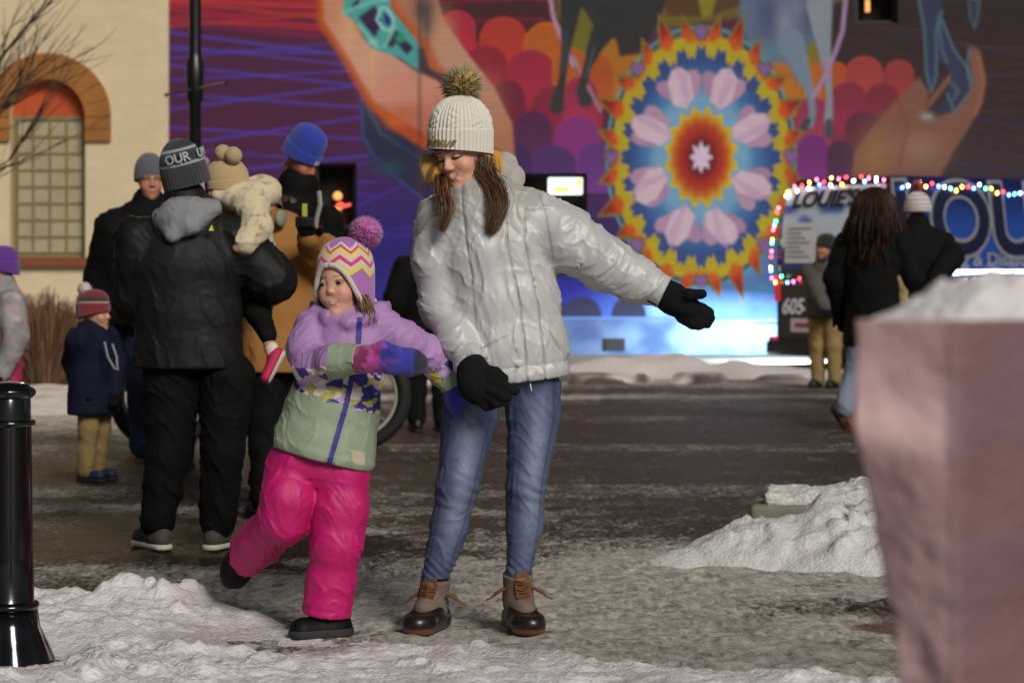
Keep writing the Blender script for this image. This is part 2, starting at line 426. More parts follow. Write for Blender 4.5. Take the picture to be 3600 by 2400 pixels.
def front_h(x, y):
    e = edge_y(x) + 0.22 * (n2(x, y, 2.4, 11, 3) - 0.5) - y
    amp = np.interp(x, [-2.4, -1.4, -1.05, -0.6, -0.1, 0.5, 2.4], [0.060, 0.082, 0.080, 0.040, 0.032, 0.03, 0.03])
    r = sstep(-0.03, 0.30, e)
    h = amp * r * (0.75 + 0.5 * n2(x, y, 1.6, 13, 2)) + r * (0.25 + amp * 7.5) * 0.029 * lumps(x, y, 21, 6.6)
    h = h * (1 - 0.8 * blob(x, y, -0.95, 7.22, 0.55, 0.17)) * (1 - 0.6 * blob(x, y, -0.42, 7.42, 0.35, 0.10))
    h = h + 0.075 * blob(x, y, -1.28, 7.95, 0.07, 0.07) + 0.06 * blob(x, y, -1.12, 7.9, 0.16, 0.1) + 0.03 * blob(x, y, -0.9, 7.75, 0.06, 0.06)
    h = h + 0.022 * r * blob(x, y, -0.36, 7.15, 0.2, 0.07)
    h = h * (1 - 0.86 * np.clip(1.6 * blob(x, y, -0.66, 7.58, 0.36, 0.34), 0, 1))
    h = h * (1 - 0.92 * np.clip(1.5 * blob(x, y, -1.42, 6.95, 0.17, 0.32), 0, 1))
    h = h + r * 0.013 * (n2(x, y, 48, 15, 3) - .5)
    return h - 0.045 * (1 - r) - 0.01
def front_c(x, y, z):
    c = snow_c(3, 0.17, (0.70, 0.67, 0.68))(x, y, z)
    t = np.clip(0.85 * blob(x, y, -0.78, 7.13, 0.30, 0.075) * (n2(x, y, 9, 51, 3) > 0.42), 0, 1)
    c = mixc(c, lin('6b4432')[None, :], t)
    t2 = np.clip(0.5 * blob(x, y, -0.5, 7.33, 0.55, 0.10) + 0.35 * blob(x, y, -0.2, 7.35, .3, .1), 0, 0.8)   # mauve tint in two soft patches
    return mixc(c, lin('a98c9f')[None, :], t2)
tag(heightfield('snow_bank', axis([(-2.8, 2.9, .0125)]), axis([(5.7, 8.7, .0125)]), front_h, M_snow, front_c), kind='structure')

# pile of shovelled snow by the stone kerb block
def pile_h(x, y):
    e = np.maximum.reduce([0.20 * blob(x, y, 1.45, 9.55, 0.42, 0.33), 0.13 * blob(x, y, 1.02, 9.55, 0.33, 0.25), 0.20 * blob(x, y, 2.1, 9.4, 0.6, 0.42), 0.05 * blob(x, y, 0.72, 9.5, 0.34, 0.26)])
    r = sstep(0.012, 0.06, e)
    h = e * 1.02 + r * (0.040 * lumps(x, y, 61, 6.5) * np.clip(e * 9, 0.25, 1))
    h = h + 0.10 * np.clip(1.15 - np.abs((x - 1.225 - 0.22 * (y - 9.6)) / 0.075), 0, 1) ** 0.6 * blob(x, y, 1.2, 9.72, 0.2, 0.16) + 0.07 * blob(x, y, 1.42, 9.75, 0.07, 0.06)
    return h - 0.05 * (1 - r) - 0.01
tag(heightfield('snow_pile', axis([(-0.1, 2.9, .016)]), axis([(8.6, 10.6, .016)]), pile_h, M_snow, snow_c(8, 0.10, (0.62, 0.61, 0.60))), kind='structure')
# snow ridge along the far kerb, with dirty rubble edge
def far_ridge(x, y):
    prof = np.interp(x, [-1, 0.3, 1.0, 1.35, 1.75, 2.1, 2.35, 2.7, 3.4, 4.5, 7], [0.03, 0.06, 0.22, 0.30, 0.28, 0.17, 0.22, 0.12, 0.07, 0.08, 0.05])
    h = prof * .72 * np.exp(-((y - 25.4) / 0.5) ** 2); r = sstep(0.01, 0.05, h)
    low = 0.09 * np.exp(-((y - 24.1) / 0.5) ** 2) * sstep(0.45, 0.62, n2(x, y, 2.2, 71, 3))
    return np.maximum(h * (0.7 + 0.7 * n2(x, y, 3.2, 73, 3)), low) - 0.03 * (1 - np.maximum(r, sstep(.01, .05, low)))
def far_c(x, y, z):
    c = np.ones((len(x), 3)) * lin('d6cfcf')[None, :]
    t = np.clip(sstep(24.75, 24.2, y) * sstep(0.35, 0.6, n2(x, y, 2.6, 77, 3)), 0, 0.9)
    return mixc(c, lin('3b3226')[None, :], t)
tag(heightfield('snow_ridge', axis([(-1.2, 7.5, .06)]), axis([(23.3, 26.6, .06)]), far_ridge, M_snow, far_c), kind='structure')
def left_patch(x, y):
    e = np.maximum(0.12 * blob(x, y, -4.4, 20.5, 1.7, 1.9), 0.10 * blob(x, y, -2.6, 19.4, 1.0, 1.3))
    r = sstep(0.03, 0.06, e); return e * r * (0.4 + 1.2 * n2(x, y, 2.2, 81, 4)) - 0.03 * (1 - r)
tag(heightfield('snow_patch', axis([(-8, -0.8, .07)]), axis([(16.5, 24.5, .07)]), left_patch, M_snow, snow_c(9, 0.22, (0.6, 0.58, 0.56))), kind='structure')
# pavement strip with kerb below the painted wall
M_conc = mat('grey_concrete', lin('7d776c'), rough=0.85, var=0.2, vscale=3, bump=0.4, bscale=30)
mb = MB()
for i in range(14):
    mb.box((-9 + i * 1.8, 26.9, -0.1), (-9 + i * 1.8 + 1.785, 29.95, 0.05), bev=0.012)
tag(mb.obj('pavement', M_conc), kind='structure')
mb = MB()
for i in range(14): mb.box((-9 + i * 1.8, 26.72, -0.1), (-9 + i * 1.8 + 1.78, 26.89, 0.06), bev=0.02)
tag(mb.obj('kerb', M_conc), kind='structure')

# ------------------------------------------------------------------ cream brick building with the arched window
WY = 30.0
def wx(px): return (px - 1800) / FPX * WY
def wz(py): return CAM_H - (py - 930) / FPX * WY
def brick_material(name, vcol=False, color=(0.6, 0.5, 0.35), mortar=0.86, bump=0.6, rough=0.8):
    m, nt, b, new = newmat(name); tc = new('ShaderNodeTexCoord'); sp = new('ShaderNodeSeparateXYZ'); cb = new('ShaderNodeCombineXYZ')
    link(nt, tc.outputs['Object'], sp.inputs[0]); link(nt, sp.outputs[0], cb.inputs[0]); link(nt, sp.outputs[2], cb.inputs[1])
    br = new('ShaderNodeTexBrick'); br.inputs['Scale'].default_value = 1.0; br.inputs['Brick Width'].default_value = 0.21; br.inputs['Row Height'].default_value = 0.072
    br.inputs['Mortar Size'].default_value = 0.006; br.inputs['Mortar Smooth'].default_value = 0.5; br.inputs['Color1'].default_value = (1, 1, 1, 1); br.inputs['Color2'].default_value = (0.93, 0.93, 0.93, 1); br.inputs['Mortar'].default_value = (mortar,) * 3 + (1,)
    link(nt, cb.outputs[0], br.inputs['Vector'])
    n = new('ShaderNodeTexNoise'); n.inputs['Scale'].default_value = 1.3; n.inputs['Detail'].default_value = 6; link(nt, tc.outputs['Object'], n.inputs['Vector'])
    r = new('ShaderNodeMapRange'); r.inputs[3].default_value = 0.86; r.inputs[4].default_value = 1.12; link(nt, n.outputs[0], r.inputs[0])
    m1 = new('ShaderNodeMix'); m1.data_type = 'RGBA'; m1.blend_type = 'MULTIPLY'; m1.inputs[0].default_value = 1
    if vcol:
        a = new('ShaderNodeVertexColor'); a.layer_name = 'Col'; link(nt, a.outputs[0], m1.inputs[6])
    else: m1.inputs[6].default_value = (*color, 1)
    link(nt, br.outputs['Color'], m1.inputs[7])
    m2 = new('ShaderNodeMix'); m2.data_type = 'RGBA'; m2.blend_type = 'MULTIPLY'; m2.inputs[0].default_value = 1
    link(nt, m1.outputs[2], m2.inputs[6]); link(nt, r.outputs[0], m2.inputs[7]); link(nt, m2.outputs[2], b.inputs['Base Color'])
    bp = new('ShaderNodeBump'); bp.inputs['Strength'].default_value = bump; bp.inputs['Distance'].default_value = 0.008; bp.invert = True
    link(nt, br.outputs['Fac'], bp.inputs['Height']); link(nt, bp.outputs[0], b.inputs['Normal']); b.inputs['Roughness'].default_value = rough
    return m
M_cream = brick_material('cream_painted_brick', mortar=.93, bump=.35, color=lin('e6d3ae') * 0.82)
M_arch = mat('rust_sandstone', lin('94612c'), rough=0.8, var=0.22, vscale=4, bump=0.4, bscale=20)
M_tymp = mat('rust_painted_panel', lin('b2481a'), rough=0.6, var=0.1, vscale=3)
M_sill = mat('brown_sill_paint', lin('7b4026'), rough=0.7, var=0.15, vscale=8)
M_pane = mat('frosted_pane', lin('a29a7f'), rough=0.35, var=0.12, vscale=5)
M_munt = mat('olive_window_bars', lin('7f7346'), rough=0.5, var=0.1, vscale=5)
cb = thing('cream_building', 'cream painted brick building with a rust stone arched window', 'building', (wx(300), WY, 0))
yf = WY - 0.05; yb = WY + 0.28
cxw = wx(170); hw = 132 / FPX * WY; ro = 223 / FPX * WY; zs = wz(413); zsill = wz(905)
x0, x1, ztop = -14.0, wx(594), 9.0
mb = MB()
mb.box((x0, yf, -0.1), (cxw - hw, yb, ztop)); mb.box((cxw + hw, yf, -0.1), (x1, yb, ztop)); mb.box((cxw - hw, yf, -0.1), (cxw + hw, yb, zsill - 0.07))
NA = 24
for i in range(NA):
    a0 = math.pi * i / NA; a1 = math.pi * (i + 1) / NA
    p = [(cxw + hw * math.cos(a0), zs + hw * math.sin(a0)), (cxw + hw * math.cos(a0), ztop), (cxw + hw * math.cos(a1), ztop), (cxw + hw * math.cos(a1), zs + hw * math.sin(a1))]
    mb.prism(p, (0, yf, 0), (1, 0, 0), (0, 0, 1), (0, yb - yf, 0))
mb.box((x0, yb, -0.1), (x1, yb + 8, ztop - .1))
mb.obj('wall', M_cream, cb)
def arch_piece(pts): m = MB(); m.prism(pts, (0, yf - 0.06, 0), (1, 0, 0), (0, 0, 1), (0, 0.058, 0)); return m.obj('arch_stone', M_arch, cb)
NV = 11; ri = hw + 0.004
for i in range(NV):
    a0 = math.pi * i / NV + 0.006; a1 = math.pi * (i + 1) / NV - 0.006; seg = 4
    pts = [(cxw + ro * math.cos(a0 + (a1 - a0) * k / seg), zs + ro * math.sin(a0 + (a1 - a0) * k / seg)) for k in range(seg + 1)]
    pts += [(cxw + ri * math.cos(a1 + (a0 - a1) * k / seg), zs + ri * math.sin(a1 + (a0 - a1) * k / seg)) for k in range(seg + 1)]
    arch_piece(pts)
zl = wz(498)
for s in (-1, 1):
    for (za, zb_) in ((zl, (zl + zs) / 2 - 0.004), ((zl + zs) / 2 + 0.004, zs - 0.006)):
        arch_piece([(cxw + s * ri, za), (cxw + s * ro, za), (cxw + s * ro, zb_), (cxw + s * ri, zb_)])
mb = MB(); pts = [(cxw + hw * 1.0 * math.cos(math.pi * i / 20), zs + 0.02 + (hw - 0.02) * math.sin(math.pi * i / 20)) for i in range(21)]
mb.prism(pts, (0, WY + 0.11, 0), (1, 0, 0), (0, 0, 1), (0, 0.05, 0)); mb.obj('tympanum', M_tymp, cb)
fr = MB(); zt = zs + 0.02; zb0 = zsill
fr.box((cxw - hw, WY + 0.10, zb0), (cxw - hw + 0.05, WY + 0.16, zt)); fr.box((cxw + hw - 0.05, WY + 0.10, zb0), (cxw + hw, WY + 0.16, zt)); fr.box((cxw - hw + .05, WY + 0.10, zb0), (cxw + hw - .05, WY + 0.16, zb0 + 0.05)); fr.box((cxw - hw + .05, WY + 0.10, zt - .05), (cxw + hw - .05, WY + 0.16, zt - 0.001))
frame_o = fr.obj('window_frame', M_munt, cb)
nc, nr = 4, 8; gx = [cxw - hw + 0.05 + (2 * hw - 0.1) * i / nc for i in range(nc + 1)]; gz = [zb0 + 0.05 + (zt - zb0 - 0.1) * i / nr for i in range(nr + 1)]
b_ = MB()
for i in range(1, nc): b_.box((gx[i] - 0.014, WY + 0.105, zb0 + .05), (gx[i] + 0.014, WY + 0.15, zt - .05))
for j in range(1, nr): b_.box((cxw - hw + .05, WY + 0.108, gz[j] - 0.014), (cxw + hw - .05, WY + 0.148, gz[j] + 0.014))
b_.obj('window_bars', M_munt, cb)
pm = None
for i in range(nc):
    for j in range(nr):
        p_ = MB(); p_.box((gx[i] + 0.014, WY + 0.125, gz[j] + 0.014), (gx[i + 1] - 0.014, WY + 0.14, gz[j + 1] - 0.014)); p_.obj('pane', M_pane, cb)
mb = MB(); mb.box((cxw - hw - 0.22, yf - 0.10, zsill - 0.07 - 0.05), (cxw + hw + 0.22, WY + 0.2, zsill - 0.003), bev=0.012); mb.obj('window_sill', M_sill, cb)
# ------------------------------------------------------------------ brick building with the painted wall
mp0, mp1, mq0, mq1 = 594.0, 5400.0, -900.0, 1250.0      # the wall in photograph pixels at its depth
pxs = np.concatenate([np.arange(mp0, 3640, 6.0), np.arange(3640, mp1 + 1, 40.0)]); pys = np.concatenate([np.arange(mq0, -20, 40.0), np.arange(-20, mq1, 6.0), [mq1]])
MX, MY = np.meshgrid(pxs, pys, indexing='ij'); mx = MX.ravel(); my = MY.ravel()
CV = np.zeros((len(mx), 3))
def poly_sd(pts):
    p = np.array(pts, float); d = np.full(len(mx), 1e9); inside = np.zeros(len(mx), bool)
    for i in range(len(p)):
        a = p[i]; b = p[(i + 1) % len(p)]; e = b - a; wx_ = mx - a[0]; wy_ = my - a[1]
        t = np.clip((wx_ * e[0] + wy_ * e[1]) / (e @ e + 1e-9), 0, 1); d = np.minimum(d, (wx_ - t * e[0]) ** 2 + (wy_ - t * e[1]) ** 2)
        c = ((a[1] > my) != (b[1] > my)) & (mx < (b[0] - a[0]) * (my - a[1]) / (b[1] - a[1] + 1e-9) + a[0]); inside ^= c
    return np.where(inside, -1, 1) * np.sqrt(d)
def paint(alpha, color):
    global CV
    c = lin(color) if isinstance(color, str) else color
    CV = CV + (c - CV) * alpha[:, None]
def poly(pts, color, soft=3.0, a=1.0): paint(a * sstep(soft, -soft, poly_sd(pts)), color)
def stroke(pts, w, color, soft=3.0, a=1.0):
    w = w if hasattr(w, '__len__') else [w] * len(pts); d = np.full(len(mx), 1e9)
    for i in range(len(pts) - 1):
        p = np.array(pts[i], float); q = np.array(pts[i + 1], float); e = q - p; t = np.clip(((mx - p[0]) * e[0] + (my - p[1]) * e[1]) / (e @ e + 1e-9), 0, 1)
        d = np.minimum(d, np.hypot(mx - p[0] - t * e[0], my - p[1] - t * e[1]) - (w[i] + (w[i + 1] - w[i]) * t))
    paint(a * sstep(soft, -soft, d), color)
def grad_poly(pts, stops, ax, soft=3.0):
    """stops: [(pos, hex)], ax: (x0,y0,x1,y1)"""
    e = np.array([ax[2] - ax[0], ax[3] - ax[1]], float); t = ((mx - ax[0]) * e[0] + (my - ax[1]) * e[1]) / (e @ e)
    cs = np.array([lin(c) for _, c in stops]); ps = [p for p, _ in stops]
    c = np.stack([np.interp(t, ps, cs[:, k]) for k in range(3)], 1); paint(sstep(soft, -soft, poly_sd(pts)), c)
def air(cx, cy, rx, ry, color, a=1.0): paint(a * np.exp(-(((mx - cx) / rx) ** 2 + ((my - cy) / ry) ** 2)), color)
def dome(cx, cy, rx, ry, color, down=120):
    d1 = np.hypot((mx - cx) / rx, (my - cy) / ry) - 1; d1 = np.where(my > cy, np.maximum(np.abs(mx - cx) / rx - 1, (my - cy - down) / ry), d1)
    base = lin(color); dark = base * (0.82 + 0.5 * np.clip((my - cy) / (ry * 3), 0, .5))[:, None]
    paint(sstep(0.04, -0.04, d1), dark); paint(0.5 * sstep(0.05, 0.0, np.abs(d1 + 0.06)) * (my < cy), base * 1.35)
BIG = [(-9e3, -9e3), (9e3, -9e3), (9e3, 9e3), (-9e3, 9e3)]
# grounds
grad_poly(BIG, [(0, '521a33'), (0.22, '4a1f44'), (0.5, '4c1c3e'), (0.72, '42204f'), (1, '2a1e62')], (0, 0, 0, 950))
poly([(1480, -900), (2000, -900), (2000, 260), (1480, 260)], '3f0f1d', 30)
grad_poly([(2880, -900), (5400, -900), (5400, 1250), (2880, 1250)], [(0, '221012'), (0.5, '2c191b'), (1, '33262f')], (0, 60, 0, 620), 40)  # maroon paint, deepened to put the light's falloff into the colour
random.seed(5)
for i in range(26):            # red web of lines at the top
    y0 = random.uniform(-160, 95); y1 = y0 + random.uniform(-70, 90); x0_ = random.choice([594, 594, 700, 1400]); x1_ = x0_ + random.uniform(500, 1000)
    stroke([(x0_, y0), (x1_, y1)], random.uniform(2, 6), random.choice(['9c2c3a', 'b03a3c', '7d2440', 'c04a44']), 5, 0.75)
stroke([(594, 30), (1130, 100)], 12, 'a83248', 12, 0.7); stroke([(600, 8), (1120, 20)], 14, 'b4404a', 12, 0.6); stroke([(594, 70), (1120, 130)], 9, '8a2848', 10, 0.6)
for a, b, w in [((594, 115), (1180, 190), 7), ((594, 175), (1180, 188), 6), ((594, 160), (1230, 230), 5), ((594, 232), (1250, 300), 6), ((594, 282), (1250, 250), 5), ((594, 330), (1260, 378), 6), ((594, 385), (1270, 300), 6),
                ((594, 448), (1280, 490), 6), ((690, 500), (1290, 410), 6), ((560, 630), (1300, 545), 7), ((800, 620), (1330, 690), 5), ((850, 700), (1330, 560), 5), ((1150, 640), (1320, 640), 6), ((1180, 760), (1440, 640), 6), ((900, 820), (1450, 830), 6), ((900, 900), (1480, 790), 5), ((594, 205), (1200, 150), 4), ((594, 520), (1100, 560), 4)]:
    stroke([a, b], w * .85, '5647a6', 4, 0.8)
air(1350, 900, 260, 320, '2a2079', 0.7); air(1900, 1050, 500, 200, '23208a', 0.8)
for i in range(40):
    y0 = random.uniform(-100, 700); x0_ = random.uniform(2900, 3300); stroke([(x0_, y0), (x0_ + random.uniform(300, 900), y0 + random.uniform(-60, 120))], random.uniform(1, 4), random.choice(['44202a', '3c3260', '412833', '502a2c']), 5, 0.5)
# scale pattern
poly([(1490, 150), (2120, 150), (2120, 610), (1490, 610)], '8f3147', 8)
poly([(2760, 320), (3230, 300), (3060, 610), (2760, 610)], '7d3448', 8)
for c in [(1607, 107, 66, 70, 'b43a4c'), (1770, 140, 84, 80, 'b8473f'), (1923, 170, 84, 92, 'bd6a3c'), (2060, 90, 70, 90, '6f6a22'), (2170, 240, 100, 110, 'b5792a'), (1709, 230, 75, 70, '93283a'), (1867, 252, 85, 76, 'a23448'), (2010, 250, 70, 80, 'b8683a'), (2095, 262, 60, 75, 'b25c36'),
          (1786, 357, 62, 75, '74223a'), (1949, 378, 78, 76, '8a2c46'), (2040, 330, 60, 60, '9c3a55'), (1872, 459, 72, 68, '552650'), (2030, 487, 82, 78, '8a3f80'), (1944, 578, 82, 66, '543472'), (1800, 560, 70, 60, '43265c'), (2090, 560, 60, 60, '6c3f86'),
          (2760, 290, 60, 100, 'c07a30'), (2865, 235, 40, 60, 'b0742c'), (2940, 290, 50, 72, 'b85c38'), (3038, 257, 66, 60, 'a54a48'), (3161, 266, 54, 56, '9a4044'), (2983, 350, 66, 62, '8a3349'), (3102, 350, 60, 58, '80303f'), (2860, 400, 60, 60, '99405a'), (3034, 450, 64, 58, '63283f'), (2855, 528, 54, 56, '753676'), (2953, 545, 48, 52, '4a2848'), (3100, 470, 60, 60, '5b2a42')]:
    dome(*c)
# left cupped hand
grad_poly([(1219, 230), (1265, 306), (1270, 485), (1306, 551), (1408, 653), (1500, 700), (1640, 720), (1640, 500), (1430, 400), (1306, 340)], [(0, '232c48'), (0.5, '1f2540'), (1, '251c46')], (1219, 230, 1480, 690), 8)
stroke([(1222, 235), (1270, 320), (1276, 480), (1312, 545), (1410, 640), (1490, 700)], 4, '46559a', 6, 0.8)
stroke([(1290, 380), (1340, 470), (1480, 560)], 4, '3f5f86', 8, 0.7); air(1400, 560, 90, 60, '1a1e38', 0.9); air(1370, 590, 60, 25, '2c4a66', 0.6)
grad_poly([(1128, -60), (1122, 77), (1204, 189), (1258, 290), (1306, 367), (1360, 420), (1480, 470), (1620, 560), (1811, 600), (1800, 440), (1735, 306), (1560, 291), (1459, 250), (1380, 195), (1301, 168), (1260, 110), (1219, 51), (1200, -60)], [(0, 'c89078'), (0.35, 'd4a894'), (0.7, 'cb9284'), (1, 'a8624a')], (1250, 20, 1480, 520), 5)
stroke([(1126, -20), (1126, 80), (1206, 192), (1258, 290), (1308, 368), (1400, 440), (1500, 500)], [10, 14, 13, 14, 16, 22, 26], 'b4552a', 10, 0.9)
air(1230, 90, 40, 90, 'd7b08e', 0.7); stroke([(1312, 180), (1312, 300)], 9, 'd8b184', 14, 0.9); air(1390, 310, 70, 60, 'd79a88', 0.8); air(1420, 400, 70, 35, 'b9603e', 0.7); air(1390, 430, 30, 22, 'c46a44', 0.9)
grad_poly([(1365, -60), (1380, 20), (1450, 110), (1480, 200), (1530, 260), (1600, 330), (1811, 600), (1800, 436), (1735, 306), (1638, 184), (1560, 70), (1525, -60)], [(0, 'b27e68'), (0.5, 'c29a88'), (1, 'ab7862')], (1480, 0, 1760, 500), 6)
stroke([(1368, -20), (1400, 40), (1470, 125)], 14, 'c0653c', 12, 0.9); stroke([(1490, 150), (1530, 240), (1590, 300)], 20, 'b55526', 16, 0.85); air(1560, 130, 40, 80, 'c79c80', 0.6); air(1700, 400, 60, 120, 'b98a72', 0.6)
stroke([(1480, 180), (1500, 250), (1560, 280)], 14, '2b2f38', 10, 0.9)
# turquoise chain held between the fingers
poly([(1215, -60), (1362, -60), (1375, 30), (1440, 115), (1470, 150), (1474, 250), (1400, 200), (1330, 180), (1296, 160), (1262, 90), (1205, 45)], '5aa6a4', 5)
for pts in [[(1235, 20), (1262, -10), (1262, 20), (1245, 40)], [(1258, 62), (1318, 18), (1345, 80), (1318, 135), (1290, 100)], [(1392, 150), (1425, 140), (1455, 170), (1430, 195)], [(1350, 150), (1385, 100), (1420, 130), (1375, 170)]]: poly(pts, '2e1840', 4)
poly([(1345, 40), (1372, 60), (1380, 100), (1352, 85)], '2a2f7c', 5); stroke([(1340, 30), (1325, 70), (1350, 105), (1375, 110), (1385, 70), (1360, 30), (1340, 30)], 5, '9fd6d4', 3)
for p in [[(1205, 45), (1300, 10), (1362, 0)], [(1262, 90), (1330, 170)], [(1350, 165), (1390, 95)]]: stroke(p, 5, '86c9c2', 4)
air(1405, 135, 14, 14, '3aa680', 1); air(1310, 150, 18, 12, 'a9cfc0', .9); air(1490, 30, 40, 60, '34404a', 0.9); air(1500, 90, 20, 60, '2c3a40', 0.7)
# dark horse and pale horse
poly([(1930, -900), (2990, -900), (2975, 0), (2400, 90), (2100, 140), (1960, 60)], '6b6126', 20)
poly([(2330, -900), (2600, -900), (2660, 0), (2500, 60), (2340, 60)], '4f3620', 10); poly([(2440, -60), (2530, -60), (2500, 60), (2470, 66)], '857c30', 8)
stroke([(1928, -60), (1945, 60), (1980, 150), (2015, 230)], 7, 'b594ad', 4); stroke([(2015, 200), (2060, 290), (2110, 390)], 5, '9c86a0', 4)
poly([(1990, -900), (2310, -900), (2345, 0), (2312, 90), (2250, 190), (2178, 200), (2165, 140), (2060, 110), (2040, 40), (2015, 20)], '232125', 6)
air(2140, 40, 60, 50, '2d2c33', 0.8); poly([(2042, 20), (2062, 50), (2090, 100), (2040, 145), (2016, 110)], '6a6424', 6)
stroke([(2014, -40), (2000, 80), (1990, 165), (1978, 270), (1964, 345)], [44, 30, 17, 13, 17], '202226', 4); stroke([(1962, 330), (1958, 375)], [18, 26], '2c2c2c', 6); stroke([(1993, 110), (1980, 250)], 4, '3b4a57', 5, 0.8)
stroke([(2150, 60), (2092, 165), (2064, 240), (2042, 325)], [54, 28, 14, 16], '202226', 4); stroke([(2042, 310), (2058, 352)], [15, 26], '2c2e30', 6); stroke([(2090, 165), (2060, 270)], 4, '465a66', 5, 0.8)
poly([(2640, -900), (2900, -900), (2930, 0), (2915, 130), (2905, 230), (2870, 250), (2862, 150), (2830, 190), (2800, 300), (2780, 240), (2750, 215), (2680, 235), (2620, 130), (2600, 60)], '5f6e86', 10)
air(2700, 60, 40, 90, '494f74', 0.9); air(2760, 90, 30, 70, '8d93a6', 0.8); air(2850, 60, 40, 60, '40466a', 0.8); air(2690, 190, 60, 40, '6a8798', 0.8); air(2800, 30, 30, 60, '7b8196', 0.7)
poly([(2835, 170), (2868, 135), (2885, 210), (2848, 225)], '77702a', 5); poly([(2845, 235), (2885, 210), (2890, 280), (2860, 320)], 'b0653a', 6)
stroke([(2780, 150), (2826, 262), (2850, 335), (2858, 395), (2846, 435)], [48, 24, 13, 11, 15], '76879a', 4); stroke([(2840, 425), (2826, 450)], [12, 15], '343a42', 5)
stroke([(2880, 20), (2895, 150), (2910, 250), (2916, 350), (2912, 430)], [46, 26, 13, 11, 15], '8b93a0', 4); stroke([(2914, 430), (2912, 475)], [13, 14], '3c4550', 5)
stroke([(2978, -60), (2962, 110), (2935, 190), (2900, 270), (2860, 340)], 7, 'a98cb2', 4)
# right hand, ribbons
poly([(2996, 640), (2996, 600), (3008, 532), (3080, 430), (3153, 353), (3230, 272), (3264, 323), (3255, 372), (3290, 320), (3344, 255), (3346, 280), (3300, 340), (3240, 408), (3262, 425), (3357, 391), (3421, 298), (3406, 190), (3420, 165), (3440, 175), (3463, 276), (3455, 362), (3400, 460), (3357, 523), (3315, 600), (3300, 640)], '7d574b', 6)
air(3080, 540, 60, 90, '94714f', .7); air(3230, 520, 90, 60, '9c7a6e', .7); stroke([(3160, 360), (3190, 440), (3160, 600)], 6, '7a4a34', 12, 0.6); stroke([(3265, 330), (3250, 400), (3236, 420)], 5, '7d4634', 8, 0.8); stroke([(3440, 190), (3460, 290), (3430, 400)], 6, 'a36a50', 10, 0.7)
poly([(3225, -900), (3312, -900), (3312, 60), (3345, 160), (3395, 230), (3405, 320), (3340, 390), (3300, 400), (3330, 330), (3345, 260), (3300, 210), (3290, 310), (3268, 330), (3250, 260), (3252, 100), (3230, 10)], '2d3450', 5)
for p in [[(3225, -30), (3250, 110), (3256, 250), (3275, 325), (3292, 260), (3292, 100), (3312, 40)], [(3312, 70), (3350, 170), (3400, 240), (3412, 310)], [(3330, 330), (3355, 395), (3412, 325)], [(3410, 165), (3400, 220), (3420, 300)], [(3345, 290), (3370, 320), (3350, 350)], [(3300, 60), (3312, 180), (3330, 220)]]: stroke(p, 4, '55707e', 4, 0.9)
poly([(3390, -900), (3448, -900), (3448, 20), (3440, 80), (3425, 110), (3405, 60)], '3d5262', 5); poly([(3412, 5), (3432, 5), (3430, 60), (3420, 80)], '2a2430', 4); air(3260, 410, 22, 14, 'a3aca4', .9)
# lower zone: blue wash
low = sstep(840, 1080, my) * sstep(2050, 2500, mx + (my - 900) * 0.6) * sstep(3700, 3300, mx)
paint(low * 0.95, '5b7fc4'); air(2640, 900, 110, 140, '6f95c8', 0.8); air(2480, 1080, 200, 60, '7aa0c8', 0.6); air(2700, 700, 60, 240, '52629a', .6)
for i in range(26): air(random.uniform(2300, 2740), random.uniform(900, 1120), random.uniform(15, 50), random.uniform(10, 28), random.choice(['8eb0d6', '5a6fc0', '88a0dc', '63a0b8', '7f8fd8']), 0.6)
for cx_, w_ in ((2045, 70), (2210, 62), (1930, 70)): dome(cx_, 1110, w_, 68, '1b1a3c', 200)
# rosette
cx0, cy0, asp = 2465.0, 553.0, 0.725
U = (mx - cx0) / asp; W_ = my - cy0; R = np.hypot(U, W_) / 1.02; PHI = np.arctan2(U, -W_)
def tri(x): x = np.mod(x, 1.0); return 1 - np.abs(2 * x - 1)
paint(sstep(4, -4, np.abs(R - 448) - 6) * 0.9, '5f9aa4'); paint(sstep(4, -4, R - 440), '2f4a62')
ph = PHI / (2 * math.pi)
t = np.clip((R - 420) / 90, 0, 1); cc = mixc(mixc(np.ones((len(mx), 1)) * lin('bf5a20'), lin('98260f'), sstep(0, .5, t)), lin('4e1512'), sstep(0.45, 1, t))
for k in range(24):
    a = 2 * math.pi * (k + 0.5) / 24; lean = 0.12 * math.sin(a * 8); L = (540 if k % 3 == 1 else 503)
    def pr(r_, a_): return (cx0 + 1.02 * asp * r_ * math.sin(a_), cy0 - 1.02 * r_ * math.cos(a_))
    poly([pr(405, a - .125), pr(L, a + lean * .5), pr(405, a + .125)], '7d6a38', 3); sdv = poly_sd([pr(392, a - .112), pr(L - 24, a + lean * .5), pr(392, a + .112)]); paint(sstep(3, -3, sdv), cc)
paint(sstep(4, -4, R - 408 - 10 * tri(ph * 72)), 'b5521e'); fl = 400 + 20 * tri(ph * 72 + .5); paint(sstep(4, -4, R - fl), 'c07a1e')
yl = 384 + 40 * tri(ph * 24 + .5) * (tri(ph * 8 + .5) < .8) + 12 * tri(ph * 72); paint(sstep(3, -3, R - yl), 'b3a22a')
for k in range(8):                      # small violet hearts in the notches
    a = 2 * math.pi * k / 8; hx = cx0 + asp * 436 * math.sin(a); hy = cy0 - 436 * math.cos(a)
    poly([(hx, hy + 34), (hx - 27, hy), (hx - 25, hy - 24), (hx - 10, hy - 28), (hx, hy - 16), (hx + 10, hy - 28), (hx + 25, hy - 24), (hx + 27, hy)], '6d4f3a', 5); poly([(hx, hy + 26), (hx - 20, hy - 2), (hx - 18, hy - 18), (hx - 8, hy - 20), (hx, hy - 10), (hx + 8, hy - 20), (hx + 18, hy - 18), (hx + 20, hy - 2)], '8468a4', 4)
